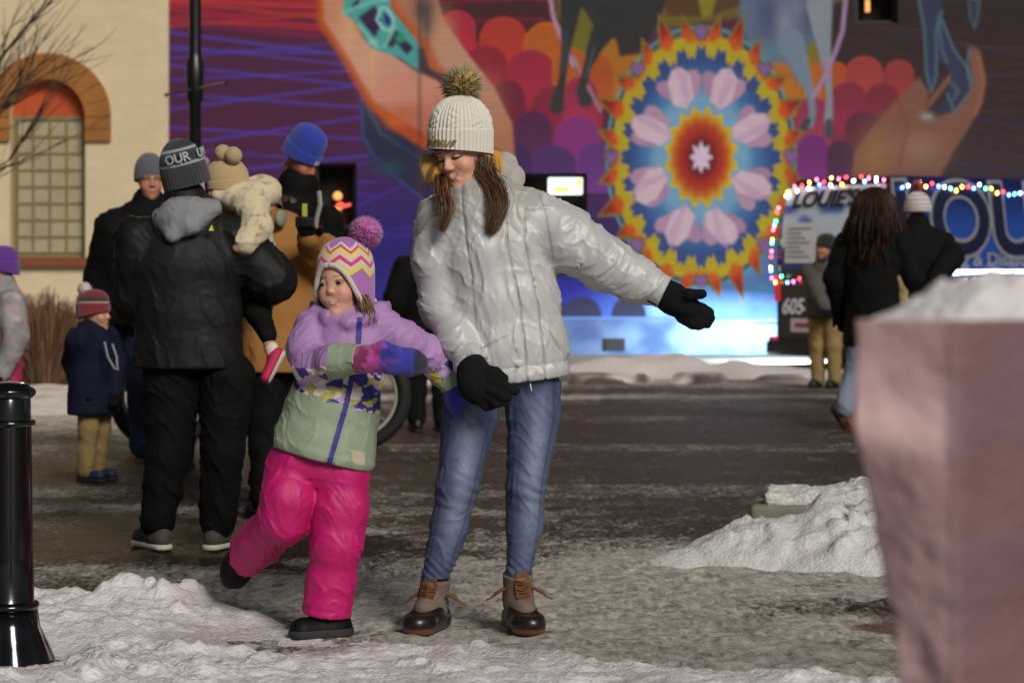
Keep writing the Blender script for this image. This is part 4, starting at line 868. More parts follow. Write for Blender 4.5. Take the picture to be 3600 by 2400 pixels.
# ------------------------------------------------------------------ bare tree at the left, dry shrubs
M_bark = mat('dark_bark', lin('3a2a20'), rough=.9, var=.3, vscale=20, bump=.5, bscale=60)
tree = thing('bare_tree', 'leafless tree with thin ascending branches at the cream wall', 'tree', (-5.75, 22.0, 0))
trunk = MB(); twig = MB(); rnd = random.Random(4)
trunk.tube([(-5.75, 22, -.05), (-5.73, 22, .8), (-5.76, 22.02, 1.5)], [.09, .07, .06], 10)
def branch(p, d, L, r, lv):
    pts = [np.array(p)]; n = 5; dd = unit(d)
    for i in range(n):
        dd = unit(dd + np.array([rnd.gauss(0, .08), rnd.gauss(0, .08), rnd.gauss(.03, .05)])); pts.append(pts[-1] + dd * L / n)
    (trunk if lv == 0 else twig).tube(pts, [r * (1 - .12 * i) for i in range(n + 1)], 6 if lv < 2 else 4)
    if lv < 3:
        for k in range(5 if lv < 2 else 4):
            i = rnd.randint(1, n); a = rnd.uniform(0, 6.28); u, v, w = frame(dd); s = rnd.uniform(.3, .6)
            branch(pts[i], dd + s * (math.cos(a) * u + math.sin(a) * v) + V(0, 0, .12), L * rnd.uniform(.5, .75), r * .52, lv + 1)
for d_ in ((.50, -.1, 1), (.62, .15, 1.0), (.35, .1, 1.1), (-.5, .1, 1), (.1, -.4, 1.2), (.45, -.25, .95), (.5, -.05, 1.2), (.42, .3, 1.2)): branch((-5.76, 22.02, 1.25 + rnd.uniform(-.2, .25)), d_, rnd.uniform(1.8, 2.4), .034, 0)
trunk.obj('trunk', M_bark, tree, True); twig.obj('crown', mat('brown_twigs', lin('3e3024'), rough=.9), tree, True)
M_dry = mat('dry_shrub_stems', vcol=True, rough=.95)
def shrub(x, y, w, h, n, label, seed):
    t = thing('dry_shrub', label, 'shrub', (x, y, 0), 'dry shrubs along the cream wall'); m = MB(); r = random.Random(seed)
    for i in range(n):
        a = r.uniform(0, 6.28); k = r.uniform(0, 1) ** .6; bx = x + .25 * w * k * math.cos(a); by = y + .25 * w * k * math.sin(a)
        tx = x + w * .5 * k * math.cos(a) + r.gauss(0, .06); ty = y + .35 * w * k * math.sin(a); hz = h * r.uniform(.55, 1.0) * (1.05 - .25 * k)
        c = mixc(lin('4a3020')[None], lin('7a5a40')[None], [r.random()])[0] * r.uniform(.6, 1.2)
        m.tube([(bx, by, 0), ((bx + tx) / 2 + r.gauss(0, .03), (by + ty) / 2, hz * .55), (tx, ty, hz)], [.007, .006, .003], 3, c, caps=False)
    m.obj('stems', M_dry, t)
shrub(P(150, 1300, 23)[0], 23.0, .95, .95, 1100, 'brown dry shrub behind the boy with the striped hat', 1)
shrub(P(330, 1300, 23.5)[0], 23.5, .9, .80, 900, 'lower brown shrub beside the dark coated man', 2)
shrub(P(-20, 1300, 23.2)[0], 23.2, .9, 1.0, 700, 'dry shrub at the left picture edge behind the pink trousers', 3)

# ------------------------------------------------------------------ fat tyre bicycle behind the crowd
bd = 15.1; fx1 = P(575, 0, bd)[0]; fx2 = P(1250, 0, bd)[0]; wr_ = 0.345
bike = thing('bicycle', 'fat tyred black bicycle standing behind the crowd', 'bicycle', ((fx1 + fx2) / 2, bd, 0))
M_rub = mat('black_rubber', lin('141312'), rough=.75, bump=.6, bscale=90, bdist=.01); M_rim = mat('pale_rim', lin('a39a8c'), rough=.4); M_frm = mat('rust_frame_paint', lin('6a3a24'), rough=.4)
for cx_ in (fx1, fx2):
    def tor(u, v, R_=wr_ - .04, r_=.045): a = u * 2 * math.pi; b = v * 2 * math.pi; return np.stack([cx_ + (R_ + r_ * np.cos(b)) * np.cos(a), bd + r_ * np.sin(b) * 1.1, wr_ + .005 + (R_ + r_ * np.cos(b)) * np.sin(a)], 1)
    wh = add('wheel', grid_mesh('wheel', tor, 60, 14, True), M_rub, bike)
    add('rim', grid_mesh('rim', lambda u, v: tor(u, v, wr_ - .088, .016), 60, 10, True), M_rim, wh)
    m = MB()
    for k in range(18): a = k * math.pi / 9; m.tube([(cx_, bd + .02 * (-1) ** k, wr_), (cx_ + (wr_ - .09) * math.cos(a), bd, wr_ + (wr_ - .09) * math.sin(a))], .0018, 4)
    m.lathe([(.02, -.04), (.02, .04)], (cx_, bd, wr_), 10, R=np.array([[1, 0, 0], [0, 0, 1], [0, -1, 0]])); m.obj('spokes', M_rim, wh)
m = MB(); A = V(fx1, bd, wr_); B = V(fx2, bd, wr_); bb_ = V(fx2 - .43, bd, .31); st = V(fx2 - .58, bd, .82); hd = V(fx1 + .16, bd, .80); hl = V(fx1 + .12, bd, .66)
for a, b, r in ((bb_, st, .018), (st, hd, .018), (hl, bb_, .022), (bb_, B, .012), (st, B, .011), (hd, hl, .022), (hl, A, .016)): m.tube([a, b], r, 8)
m.obj('frame', M_frm, bike, True)
m = MB(); m.tube([hd + V(0, -.33, .16), hd + V(.03, -.1, .14), hd + V(.04, 0, .12), hd + V(.03, .1, .14), hd + V(0, .33, .16)], .013, 8); m.tube([hd, hd + V(.04, 0, .12)], .015, 8); m.obj('handlebar', M_blackp, bike, True)
m = MB(); m.tube([st + V(-.12, 0, .10), st + V(0, 0, .12), st + V(.12, 0, .12)], [.02, .05, .07], 10, flat=.45); m.tube([st, st + V(0, 0, .1)], .013, 8); m.obj('saddle', M_blackp, bike, True)
# ------------------------------------------------------------------ people: shared pieces
def to_px(v): return 1800 + v[:, 0] / v[:, 1] * FPX, 930 + (CAM_H - v[:, 2]) / v[:, 1] * FPX
def to_D(v): a, b = to_px(v); return a / 1.5306, b / 1.5306
def head_local(Q, c, R, s): return ((Q - c) @ R) / s
def head_sdf(Q, c, R, s=1.0, smile=1.0, neck_to=None, beard=0.0, child=0.0, lid=.001):
    q = head_local(Q, c, R, s)
    d = ell(q, (0, 0.018, 0.035), (0.074, 0.093, 0.086))
    d = smin(d, ell(q, (0, -0.028, -0.026), (0.060 - .008 * child, 0.064, 0.086)), 0.03)
    d = smin(d, ell(q, (0, -0.045, -0.076), (0.041 - .006 * child, 0.040, 0.034)), 0.025)
    d = smin(d, ell(q, (0, -0.076, -0.098), (0.018, 0.016, 0.014)), 0.02)
    for sx in (-1, 1):
        d = smin(d, ell(q, (sx * (0.036 - .004 * child), -0.064, -0.034 + 0.004 * smile), (0.025 - .004 * child, 0.022, 0.022)), 0.022)
        if not child: d = smin(d, cone(q, V(sx * 0.012, -0.090, 0.024), V(sx * 0.045, -0.076, 0.024), 0.007, 0.007), 0.018)
        d = smax(d, -ell(q, (sx * 0.031, -0.100, 0.004), (0.018, 0.018, 0.012)), 0.012)
        lx = q[:, 0] - sx * .031; ls = np.linalg.norm(q - V(sx * .031, -.0765, .003), axis=1) - .0138
        d = smin(d, np.maximum(ls, .0062 - lid - q[:, 2] - 9 * lx * lx), 0.004); d = smin(d, np.maximum(ls, q[:, 2] + .0042 - 7 * lx * lx), 0.004)
        d = smin(d, ell(q, (sx * (0.0095 - .0015 * child), -0.096 + .006 * child, -0.029 + .003 * child), (0.0078 - .0028 * child, 0.009 - .003 * child, 0.007 - .002 * child)), 0.008)
    if child: d = smin(d, ell(q, (0, -0.0945, -0.021), (.0075, .0090, .0078)), .012)
    else: d = smin(d, cone(q, V(0, -0.086, 0.012), V(0, -0.105 + .008 * child, -0.025 + .004 * child), 0.0055, 0.0088 - .0015 * child), 0.014)
    if child:
        for sx in (-1, 1): d = smin(d, ell(q, (sx * 0.029, -0.060, -0.038), (0.019, 0.020, 0.020)), 0.025)
    mz = -0.062
    d = smin(d, cone(q, V(-0.025, -0.082, mz + .008 * smile), V(0, -0.0915 + .002 * child, mz + .004), 0.0035, 0.0050 - .0015 * child), 0.010)
    d = smin(d, cone(q, V(0.025, -0.082, mz + .008 * smile), V(0, -0.0915 + .002 * child, mz + .004), 0.0035, 0.0050 - .0015 * child), 0.010)
    d = smin(d, cone(q, V(-0.016, -0.085, mz - .010 + .004 * smile), V(0.016, -0.085, mz - .010 + .004 * smile), 0.0055 - .0015 * child, 0.0055 - .0015 * child), 0.010)
    if beard: d = smin(d, ell(q, (0, -0.055, -0.085), (0.052, 0.050, 0.045 + .02 * beard)), 0.015)
    d = d * s
    if neck_to is not None: d = smin(d, cone(Q, np.asarray(c) + R @ (V(0, 0.022, -0.075) * s), neck_to, 0.050 * s, 0.058 * s), 0.02)
    return d
def head_col(c, R, s, skin, lip, brow, smile=1.0, teeth=True, closed=False, beard=None, blush='c0705a', mw=.027, curv=19):
    skin, lip_, brow_ = lin(skin), lin(lip), lin(brow)
    def f(v):
        q = head_local(v, c, R, s); x, y, z = q[:, 0], q[:, 1], q[:, 2]; front = y < -0.045
        C = np.ones((len(v), 1)) * skin; C = C * (0.93 + 0.14 * fbm(q * 60, 3, 4))[:, None]
        for sx in (-1, 1): C = mixc(C, lin(blush), 0.45 * np.exp(-(((x - sx * .040) / .018) ** 2 + ((z + .030) / .016) ** 2)) * front)
        C = mixc(C, lin(blush), 0.5 * np.exp(-((x / .010) ** 2 + ((z + .026) / .010) ** 2)) * (y < -.09))
        zc = -0.0625 + smile * curv * x * x; ins = np.abs(x) < mw; th = np.sqrt(np.clip(1 - (x / (mw + .002)) ** 2, 0, 1))
        C = mixc(C, lip_, front * ins * sstep(.0082, .0058, np.abs(z - zc + .0015) / np.maximum(th, .15)) * .85)
        if teeth: C = mixc(C, lin('cdb8aa'), front * (np.abs(x) < mw * .8) * sstep(.0036, .0024, np.abs(z - zc - .0002) / np.maximum(th, .2)))
        else: C = mixc(C, lip_ * .35, front * ins * sstep(.002, .001, np.abs(z - zc)))
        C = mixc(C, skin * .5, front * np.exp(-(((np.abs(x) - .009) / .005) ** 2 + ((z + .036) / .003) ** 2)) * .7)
        bz = .0235 + .05 * (.031 - np.abs(np.abs(x) - .031)); C = mixc(C, brow_, front * (np.abs(x) > .010) * (np.abs(x) < .052) * sstep(.0052, .0022, np.abs(z - bz)) * .7)
        ex = np.abs(x) - .031
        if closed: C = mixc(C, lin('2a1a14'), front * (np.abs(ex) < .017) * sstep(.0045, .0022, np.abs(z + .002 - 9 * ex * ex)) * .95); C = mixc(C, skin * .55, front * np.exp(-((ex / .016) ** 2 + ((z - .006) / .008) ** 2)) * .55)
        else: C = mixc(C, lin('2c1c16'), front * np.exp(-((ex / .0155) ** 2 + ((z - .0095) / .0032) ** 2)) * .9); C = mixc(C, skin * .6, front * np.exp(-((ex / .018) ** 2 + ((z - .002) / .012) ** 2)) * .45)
        if beard: C = mixc(C, lin(beard), np.clip(sstep(-.035, -.06, z) * (y < .02) * (1 - (np.abs(x) < .02) * (np.abs(z - zc) < .009)), 0, 1) * .92)
        return C
    return f
M_skin = mat('skin', vcol=True, rough=0.48, spec=0.4, sss=0.12, bump=.06, bscale=250, bdist=.001)
M_eye = mat('eyeball', vcol=True, rough=0.08, spec=.6)
def eyes(parent, c, R, s, gaze=(0, 0), iris='3a2418', erad=.0118):
    for sx in (-1, 1):
        def fn(u, v): a = u * 2 * math.pi; b = v * math.pi; p = erad * np.stack([np.sin(b) * np.cos(a), np.sin(b) * np.sin(a), np.cos(b)], 1); return np.asarray(c) + ((p + V(sx * .031, -.0765, .003)) * s) @ R.T
        g = unit(V(gaze[0], -1, gaze[1]))
        def cf(u, v, P_): 
            q = unit_rows(head_local(P_, c, R, s) - V(sx * .031, -.0765, .003)); k = q @ g
            C = np.ones((len(u), 1)) * lin('958880'); C = mixc(C, lin(iris), sstep(.58, .66, k)); return mixc(C, lin('060404'), sstep(.93, .95, k))
        add('eye', grid_mesh('eye', fn, 24, 16, True, cf), M_eye, parent)
def unit_rows(a): return a / (np.linalg.norm(a, axis=1)[:, None] + 1e-9)
def beanie(parent, c, R, s, matl, H=.15, z0=.03, tilt=.03, rx=.088, ry=.106, cy=.014, cuff=.05, bulge=.006, ribs=0, ramp=.0015, colf=None, topw=.75, name='hat', nu=120, nv=60, brim=None, cable=False, slump=(0, 0)):
    def fn(u, v):
        a = u * 2 * math.pi; front = -np.cos(a)                        # a=0 points to -Y (front)
        x = np.sin(a); y = -np.cos(a)
        zb_ = (brim(a) if brim is not None else z0 + tilt * (-y) * 0 - tilt * (y + 1) / 2 * 1.0)
        t = np.clip((v - .06) / .94, 0, 1); hz = zb_ + t * (H + z0 - zb_)
        k = (hz - z0 - cuff) / max(H - cuff, .01); k = np.clip(k, 0, 1); r = np.where(k > 0, np.clip(1 - k ** (2.2 / topw), 0, 1) ** .5, 1.0)
        isc = sstep(z0 + cuff + .004, z0 + cuff - .004, hz) if cuff > 0 else 0
        r = r * (1 + 0 * a) + isc * bulge / rx
        if ribs: r = r + (ramp / rx) * np.cos(a * ribs) * (r > .2)
        if cable:
            w = (a * 8 / (2 * math.pi)) % 1.0; on = sstep(.30, .36, w) * sstep(.86, .80, w) * (k > .02) * (r > .25)
            r = r + on * (.0035 / rx) * np.abs(np.sin((hz * 150 + (w - .58) * 5.5 * np.sign(np.sin(hz * 75)))))
        inn = v < .05; r = np.where(inn, r * .93, r); hz = np.where(inn, hz + .012, hz)
        p = np.stack([x * rx * r + slump[0] * k ** 2, cy + y * ry * r + slump[1] * k ** 2, hz], 1)
        return np.asarray(c) + (p * s) @ R.T
    return add(name, grid_mesh(name, fn, nu, nv, True, (lambda u, v, p: colf(u, v, head_local(p, c, R, s))) if colf else None), matl, parent)
def spikes(name, base, tip, r, colb, colt, matl, parent):
    """thin pointed strands, arrays (n,3)"""
    n = len(base); w = unit_rows(tip - base); ref = np.where(np.abs(w[:, 2:]) > .9, V(1, 0, 0)[None], V(0, 0, 1)[None]); u = unit_rows(np.cross(ref, w)); v = np.cross(w, u)
    vs = np.stack([base + r * u, base + r * (-.5 * u + .866 * v), base + r * (-.5 * u - .866 * v), tip], 1).reshape(-1, 3); i = np.arange(n) * 4
    f = np.concatenate([np.stack([i, i + 1, i + 3], 1), np.stack([i + 1, i + 2, i + 3], 1), np.stack([i + 2, i, i + 3], 1)])
    col = np.stack([colb, colb, colb, colt], 1).reshape(-1, 3); return add(name, make_mesh(name, vs, f, True, col), matl, parent)
def pom(parent, c, r, n, cols, matl, seed=0, thick=.004, jit=.25, up=0.0, inner=.55):
    rg = np.random.default_rng(seed); d = unit_rows(rg.normal(size=(n, 3)) + V(0, 0, up)); L = r * (1 + rg.normal(size=(n, 1)) * jit * .5)
    d2 = unit_rows(d + rg.normal(size=(n, 3)) * .22); cc = np.array([lin(x) for x in cols]); pick = cc[rg.integers(0, len(cc), n)] * rg.uniform(.75, 1.2, (n, 1))
    return spikes('pompom', c + d * r * inner * rg.uniform(.2, 1, (n, 1)), c + d2 * L, thick, pick * .6, pick, matl, parent)
def strands(name, paths, r, cols, matl, parent):
    mb_ = MB(); 
    for p, c in zip(paths, cols): mb_.tube(p, [r * (1 - .75 * (i / (len(p) - 1)) ** 2) for i in range(len(p))], 3, c, caps=False)
    return mb_.obj(name, matl, parent, True)
def smooth_path(pts, n):
    p = np.array(pts, float); t = np.linspace(0, len(p) - 1, n); i = np.clip(t.astype(int), 0, len(p) - 2); f = (t - i)[:, None]
    p0 = p[np.maximum(i - 1, 0)]; p1 = p[i]; p2 = p[i + 1]; p3 = p[np.minimum(i + 2, len(p) - 1)]
    return .5 * (2 * p1 + (p2 - p0) * f + (2 * p0 - 5 * p1 + 4 * p2 - p3) * f ** 2 + (3 * p1 - p0 - 3 * p2 + p3) * f ** 3)
M_hair = mat('hair', vcol=True, rough=.38, spec=.45); M_fur = mat('faux_fur', vcol=True, rough=.9, sheen=.3); M_yarn = mat('yarn', vcol=True, rough=.95, sheen=.3)
def bbox_of(pts, pad): p = np.array(pts); return p.min(0) - pad, p.max(0) + pad
def shoe(parent, ank, yaw, L, mat_up, mat_sole, name='shoe', h=.10, w=.042, h_vox=.009, tilt=0.0, soleh=.022, z0=None):
    """ank: point on the ground under the ankle; yaw 0 = toe to the camera, positive to viewer's left"""
    R = np.array(Matrix.Rotation(-math.radians(yaw), 3, 'Z') @ Matrix.Rotation(math.radians(tilt), 3, 'X')); ank = np.asarray(ank, float)
    def loc(Q): return (Q - ank) @ R
    def up(Q):
        q = loc(Q); d = econe(q, V(0, L * .18, .045), V(0, -L * .52, .036), (w * .85, .045), (w * 1.0, .034), V(1, 0, 0)); d = smin(d, cone(q, V(0, 0, .05), V(0, .01, h), w * .95, w * 1.0), .03)
        d = smin(d, ell(q, (0, -L * .60, .034), (w * .95, L * .16, .032)), .03); return np.maximum(smax(d, -(q[:, 2] - soleh), .004), q[:, 2] - h)
    def so(Q):
        q = loc(Q); d = econe(q, V(0, L * .20, .012), V(0, -L * .58, .012), (w * .95, .04), (w * 1.08, .04), V(1, 0, 0)); d = smin(d, ell(q, (0, -L * .62, .01), (w * 1.02, L * .18, .04)), .02)
        return smax(np.maximum(d, -q[:, 2]), q[:, 2] - soleh, .005)
    lo, hi = ank - V(L, L, .15), ank + V(L, L, h + .12); o = sdf_obj(name, up, lo, hi, h_vox, mat_up, parent); sdf_obj('sole', so, lo, hi, h_vox, mat_sole, o); return o

def cloth(name, c, rough=.85, **k): return mat(name, lin(c) if isinstance(c, str) else c, rough=rough, var=.10, vscale=14, bump=.35, bscale=130, bdist=.003, **k)
M_blackc = cloth('black_fabric', '0b0b0c', .85, spec=.18); M_navyc = cloth('navy_fabric', '0f1428', .85, spec=.2); M_jean = cloth('dark_denim', '2a3550'); M_khaki = cloth('khaki_cotton', '8a7448'); M_bshoe = mat('black_boot', lin('0a0a0b'), rough=.5, var=.2, vscale=20)
M_wsole = mat('white_sole', lin('cfc8b8'), rough=.7); M_dsole = mat('dark_sole', lin('18161a'), rough=.7)

def bg_person(label, px, d, H, yaw, coat, legs, shoes=M_bshoe, sole=M_dsole, group=None, lean=(0, 0), bulk=1.0, hem=.46, hs=None, head_yaw=None, head_pitch=0, arms=None, legpose=None, skin='b98468', hood=None, collar=True, vox=.016, smile=.4, beard=None, gloves=M_blackc, hand_skin=False, shoulder=.112, coatcol=None, foot_yaw=None, foot_z=0.0, foot_tilt=None, head_dx=0.0, head_dy=0.0, head_dz=0.0, neckc=None, sleeve=.043):
    """a clothed figure; returns (root, head centre, head rotation, head scale, to-world function)"""
    base = P(px, 0, d); base[2] = foot_z; R = rotm(yaw); t = thing('person', label, 'person', base, group); hs = hs or (H / 1.70) * .98
    def W(x, y, z): return base + R @ (V(x, y, z) * 1.0) + V(lean[0], lean[1], 0) * (z / H) ** 1.0
    h = lambda k: k * H
    hy = yaw if head_yaw is None else head_yaw; HR = rotm(hy, head_pitch); hc = W(head_dx, -.01 * H + head_dy, H - .125 * hs + head_dz)
    neck = W(0, .012 * H, h(.80))
    # body: head, neck and trunk as one surface
    tr = [(W(0, 0, h(.80)), .085 * H / 1.0, .05 * H), (W(0, 0, h(.64)), .075 * H, .05 * H), (W(0, 0, h(.52)), .08 * H, .052 * H)]
    side = R @ V(1, 0, 0)
    def body(Q): return smin(head_sdf(Q, hc, HR, hs, smile, neck, 1.0 if beard else 0), loft(Q, tr, side), .03)
    lo, hi = bbox_of([hc, tr[0][0], tr[-1][0]], .2 * H)
    sdf_obj('body', body, lo, hi, max(vox * .62, .006), M_skin, t, head_col(hc, HR, hs, skin, 'a05048', '3a281c', smile, False, False, beard))
    # coat
    b = bulk; bl_ = min(b, 1.16); A = {-1: [W(-shoulder * H - .01, 0, h(.762)), W(-shoulder * H - .055 * H, .01, h(.62)), W(-shoulder * H - .04 * H, -.05 * H, h(.47))], 1: [W(shoulder * H + .01, 0, h(.762)), W(shoulder * H + .055 * H, .01, h(.62)), W(shoulder * H + .04 * H, -.05 * H, h(.47))]}
    for k, v in (arms or {}).items(): A[k] = [A[k][0]] + [np.asarray(p, float) for p in v]
    st = [(W(0, .005 * H, h(.83)), .052 * H, .05 * H), (W(0, .005 * H, h(.785)), .088 * H * b, .062 * H * b), (W(0, 0, h(.70)), .118 * H * b, .080 * H * b), (W(0, 0, h(.58)), .112 * H * b, .082 * H * b), (W(0, 0, h(hem)), .120 * H * b, .088 * H * b)]
    hemp = W(0, 0, h(hem))
    def coat_f(Q):
        dd = loft(Q, st, side, .02, (.0034 * H, 5, 8, 3)); dd = smax(dd, half(Q, hemp, (0, 0, -1)), .012)
        for k in (-1, 1): dd = smin(dd, chain(Q, A[k], [.050 * H * b] + [sleeve * H * b] * (len(A[k]) - 2) + [.034 * H * b], .03, (.0055 * H, 12, 6, 7 + k)), .035)
        if collar: dd = smin(dd, np.maximum(cone(Q, neck, neck + (hc - neck) * .45, .058 * H, .056 * H), -1), .02)
        if hood == 'down': dd = smin(dd, ell(Q, W(0, .075 * H, h(.835)), (.085 * H, .060 * H, .062 * H), R), .02)
        return dd
    lo, hi = bbox_of([p[0] for p in st] + A[-1] + A[1], .13 * H)
    co = sdf_obj('coat', coat_f, lo, hi, vox, coat, t, coatcol)
    # trousers
    LP = legpose or {}
    Lg = {}
    for k in (-1, 1):
        Lg[k] = LP.get(k) or [W(k * .052 * H, 0, h(.50)), W(k * .058 * H, -.01 * H, h(.28)), W(k * .060 * H, .01, .06 * H)]
        Lg[k] = [np.asarray(p, float) for p in Lg[k]]
    def leg_f(Q):
        dd = econe(Q, W(-.05 * H, 0, h(.50)), W(.05 * H, 0, h(.50)), (.07 * H, .07 * H), (.07 * H, .07 * H), V(0, 0, 1))
        for k in (-1, 1): dd = smin(dd, chain(Q, Lg[k], [.062 * H * bl_, .047 * H * bl_, .040 * H * bl_], .02, (.006 * H, 12, 6, 11 + k)), .02)
        return dd
    lo, hi = bbox_of(Lg[-1] + Lg[1], .11 * H); sdf_obj('trousers', leg_f, lo, hi, vox, legs, t)
    for k in (-1, 1):
        g = Lg[k][-1].copy(); g[2] = foot_z if Lg[k][-1][2] < foot_z + .16 else Lg[k][-1][2] - .09; fy = foot_yaw[k] if foot_yaw else yaw
        shoe(t, g, fy, .155 * H, shoes, sole, 'shoe', h=.062 * H, w=.026 * H, h_vox=max(.009, vox * .7), tilt=(foot_tilt or {}).get(k, 0))
    for k in (-1, 1):
        e = A[k][-1]; w_ = unit(A[k][-1] - A[k][-2]); u, v, _ = frame(w_)
        def gl(Q):
            dd = econe(Q, e - w_ * .01, e + w_ * .045 * H, (.022 * H, .017 * H), (.025 * H, .014 * H), u)
            for j in range(4): o = u * (j - 1.5) * .0125 * H; dd = smin(dd, chain(Q, [e + w_ * .045 * H + o, e + w_ * .072 * H + o, e + w_ * (.090 - .004 * abs(j - 1)) * H + o + v * .012 * H], [.0085 * H, .008 * H, .007 * H], .003), .006)
            return smin(dd, chain(Q, [e + w_ * .01 * H, e + w_ * .03 * H + u * .035 * H, e + w_ * .055 * H + u * .042 * H], [.011 * H, .009 * H, .008 * H], .004), .008)
        sdf_obj('glove' if not hand_skin else 'hand', gl, e - .13 * H, e + .13 * H, max(.008, vox * .55), gloves, t)
    return t, hc, HR, hs, W
# ------------------------------------------------------------------ woman in the silver jacket
wd = 7.75
def w(x, y, dd=0.0): return D(x, y, wd + dd)
woman = thing('person', 'smiling woman in silver jacket, jeans and white pompom hat holding out her arms', 'person', V(w(1120, 1440)[0], wd, 0))
HC = P(1630, 540, wd + .004); HR = rotm(36, 15, -8); HS = .99; nk = w(1098, 452, .03)
def wbody(Q):
    d = head_sdf(Q, HC, HR, HS, 1.3, nk, 0, 0, .0045); return smin(d, loft(Q, [(nk, .06, .055), (w(1108, 480, .02), .12, .07), (w(1115, 520, .01), .13, .08)], V(1, 0, 0)), .02)
sdf_obj('body', wbody, HC - V(.20, .16, .36), HC + V(.22, .2, .14), .0021, M_skin, woman, head_col(HC, HR, HS, 'dba78e', 'a8453f', '3a241a', 1.3, True, True, None, 'b8634f'))
eyes(woman, HC, HR, HS * .985, (0, -.9))
# jacket
M_silver = mat('silver_nylon', vcol=True, rough=.45, spec=.42, metal=.05, var=.05, vscale=5, bump=.16, bscale=30, bdist=.010, stretch=(1, 1, .4))
wst = [(w(1098, 440, .02), .088, .080), (w(1106, 468), .135, .095), (w(1116, 505), .168, .115), (w(1132, 570), .178, .135), (w(1156, 690), .176, .140), (w(1170, 790), .182, .145), (w(1176, 900), .187, .150)]
AL = [w(1012, 505), w(1006, 600, .0), w(1020, 705, -.01), w(1052, 778, -.09), w(1083, 838, -.17)]; ALr = [.082, .082, .074, .062, .050]
AR = [w(1225, 500), w(1300, 548), w(1390, 605, -.02), w(1460, 641, -.03), w(1526, 673, -.04)]; ARr = [.090, .097, .083, .069, .053]
hemn = unit(V(.11, 0, -.994)); hemp = w(1175, 876)
def seamx(y): return np.interp(y, [560, 640, 700, 800, 880], [1172, 1190, 1202, 1214, 1220])
def jacket(Q):
    d = loft(Q, wst, V(1, .10, 0), .02, (.0085, 2.2, 6.5, 5)); d = d - fold_disp(Q, w(1150, 600), unit(V(.35, 0, 1)), (.0026, 5, 13, 9)) * sstep(.9, 1.2, Q[:, 2] + .3)
    hd = (Q - hemp) @ hemn; d = smax(d, hd, .010); d = d - .004 * np.exp(-((hd + .022) / .014) ** 2) + .003 * np.exp(-((hd + .048) / .006) ** 2)
    px, py = to_D(Q); fr = Q[:, 1] < wd - .06
    for off in (0, 42): d = d + .0040 * np.exp(-((px - seamx(py) - off + 8) / 2.6) ** 2) * fr * (py > 500)
    d = d + .004 * np.exp(-((px - np.interp(py, [470, 560, 640], [1062, 1072, 1085])) / 3.0) ** 2) * fr * (py < 640)
    a = chain(Q, AL, ALr, .03, (.0095, 13, 5, 21)); a = np.maximum(a, half(Q, AL[-1], AL[-1] - AL[-2])); b = chain(Q, AR, ARr, .03, (.0105, 13, 5, 31)); b = np.maximum(b, half(Q, AR[-1], AR[-1] - AR[-2]))
    for pts in (AL, AR):
        e = pts[-1]; ax = unit(pts[-1] - pts[-2]); s = (Q - e) @ ax; gz = np.exp(-((s + .055) / .007) ** 2) * .004
        if pts is AL: a = a + gz
        else: b = b + gz
    d = smin(d, a, .022); d = smin(d, b, .035)
    # stand-up collar, open inside
    cA, cB = w(1092, 462, .01), w(1102, 418, .0); c1 = np.maximum(cone(Q, cA, cB + (cB - cA), .098, .086), half(Q, cB, V(-.12, -.28, 1))); c1 = smax(c1, -cone(Q, cA, cB + (cB - cA) * 1.5, .078, .075), .006); c1 = c1 - fold_disp(Q, cA, unit(V(.5, 0, 1)), (.004, 14, 20, 4))
    return smin(d, c1, .018)
def jcol(v):
    px, py = to_D(v); n = fbm(v * 5, 3, 2); C = np.ones((len(v), 1)) * lin('bcbcbc'); C = C * (.94 + .12 * n)[:, None]
    yoke = (py < np.interp(px, [960, 1050, 1180, 1255], [540, 500, 560, 440])) * (px > 955) * (px < 1255); C = mixc(C, lin('a09d94'), .6 * yoke); fr = v[:, 1] < wd - .05; sm = np.zeros(len(v))
    for off in (0, 42): sm = np.maximum(sm, np.exp(-((px - seamx(py) - off + 8) / 2.2) ** 2) * fr * (py > 480))
    sm = np.maximum(sm, np.exp(-((px - np.interp(py, [470, 560, 640, 760], [1062, 1072, 1085, 1096])) / 2.4) ** 2) * fr * (py < 760)); sm = np.maximum(sm, np.exp(-((px - np.interp(py, [440, 500, 600], [1238, 1256, 1272])) / 2.4) ** 2) * fr * (py < 600))
    for ax_, ay_, bx_, by_ in ((1105, 800, 1165, 770), (1262, 760, 1285, 800)):
        t = np.clip(((px - ax_) * (bx_ - ax_) + (py - ay_) * (by_ - ay_)) / ((bx_ - ax_) ** 2 + (by_ - ay_) ** 2), 0, 1); sm = np.maximum(sm, np.exp(-(np.hypot(px - ax_ - t * (bx_ - ax_), py - ay_ - t * (by_ - ay_)) / 2.4) ** 2) * fr)
    return C * (1 - .42 * sm)[:, None]
sdf_obj('jacket', jacket, w(930, 900, -.32), w(1560, 395, .28), .0052, M_silver, woman, jcol)
m = MB(); m.box((-.022, -.004, -.005), (.022, .004, .005)); 
def strap(a, b, r, name, matl): k = MB(); k.tube([a, (a + b) / 2 + V(0, -.002, 0), b], r, 6, flat=.4); return k.obj(name, matl, woman)
M_velc = mat('black_velcro', lin('0f0f10'), rough=.95)
strap(w(1487, 690, -.095), w(1506, 700, -.085), .008, 'cuff_strap', M_velc)
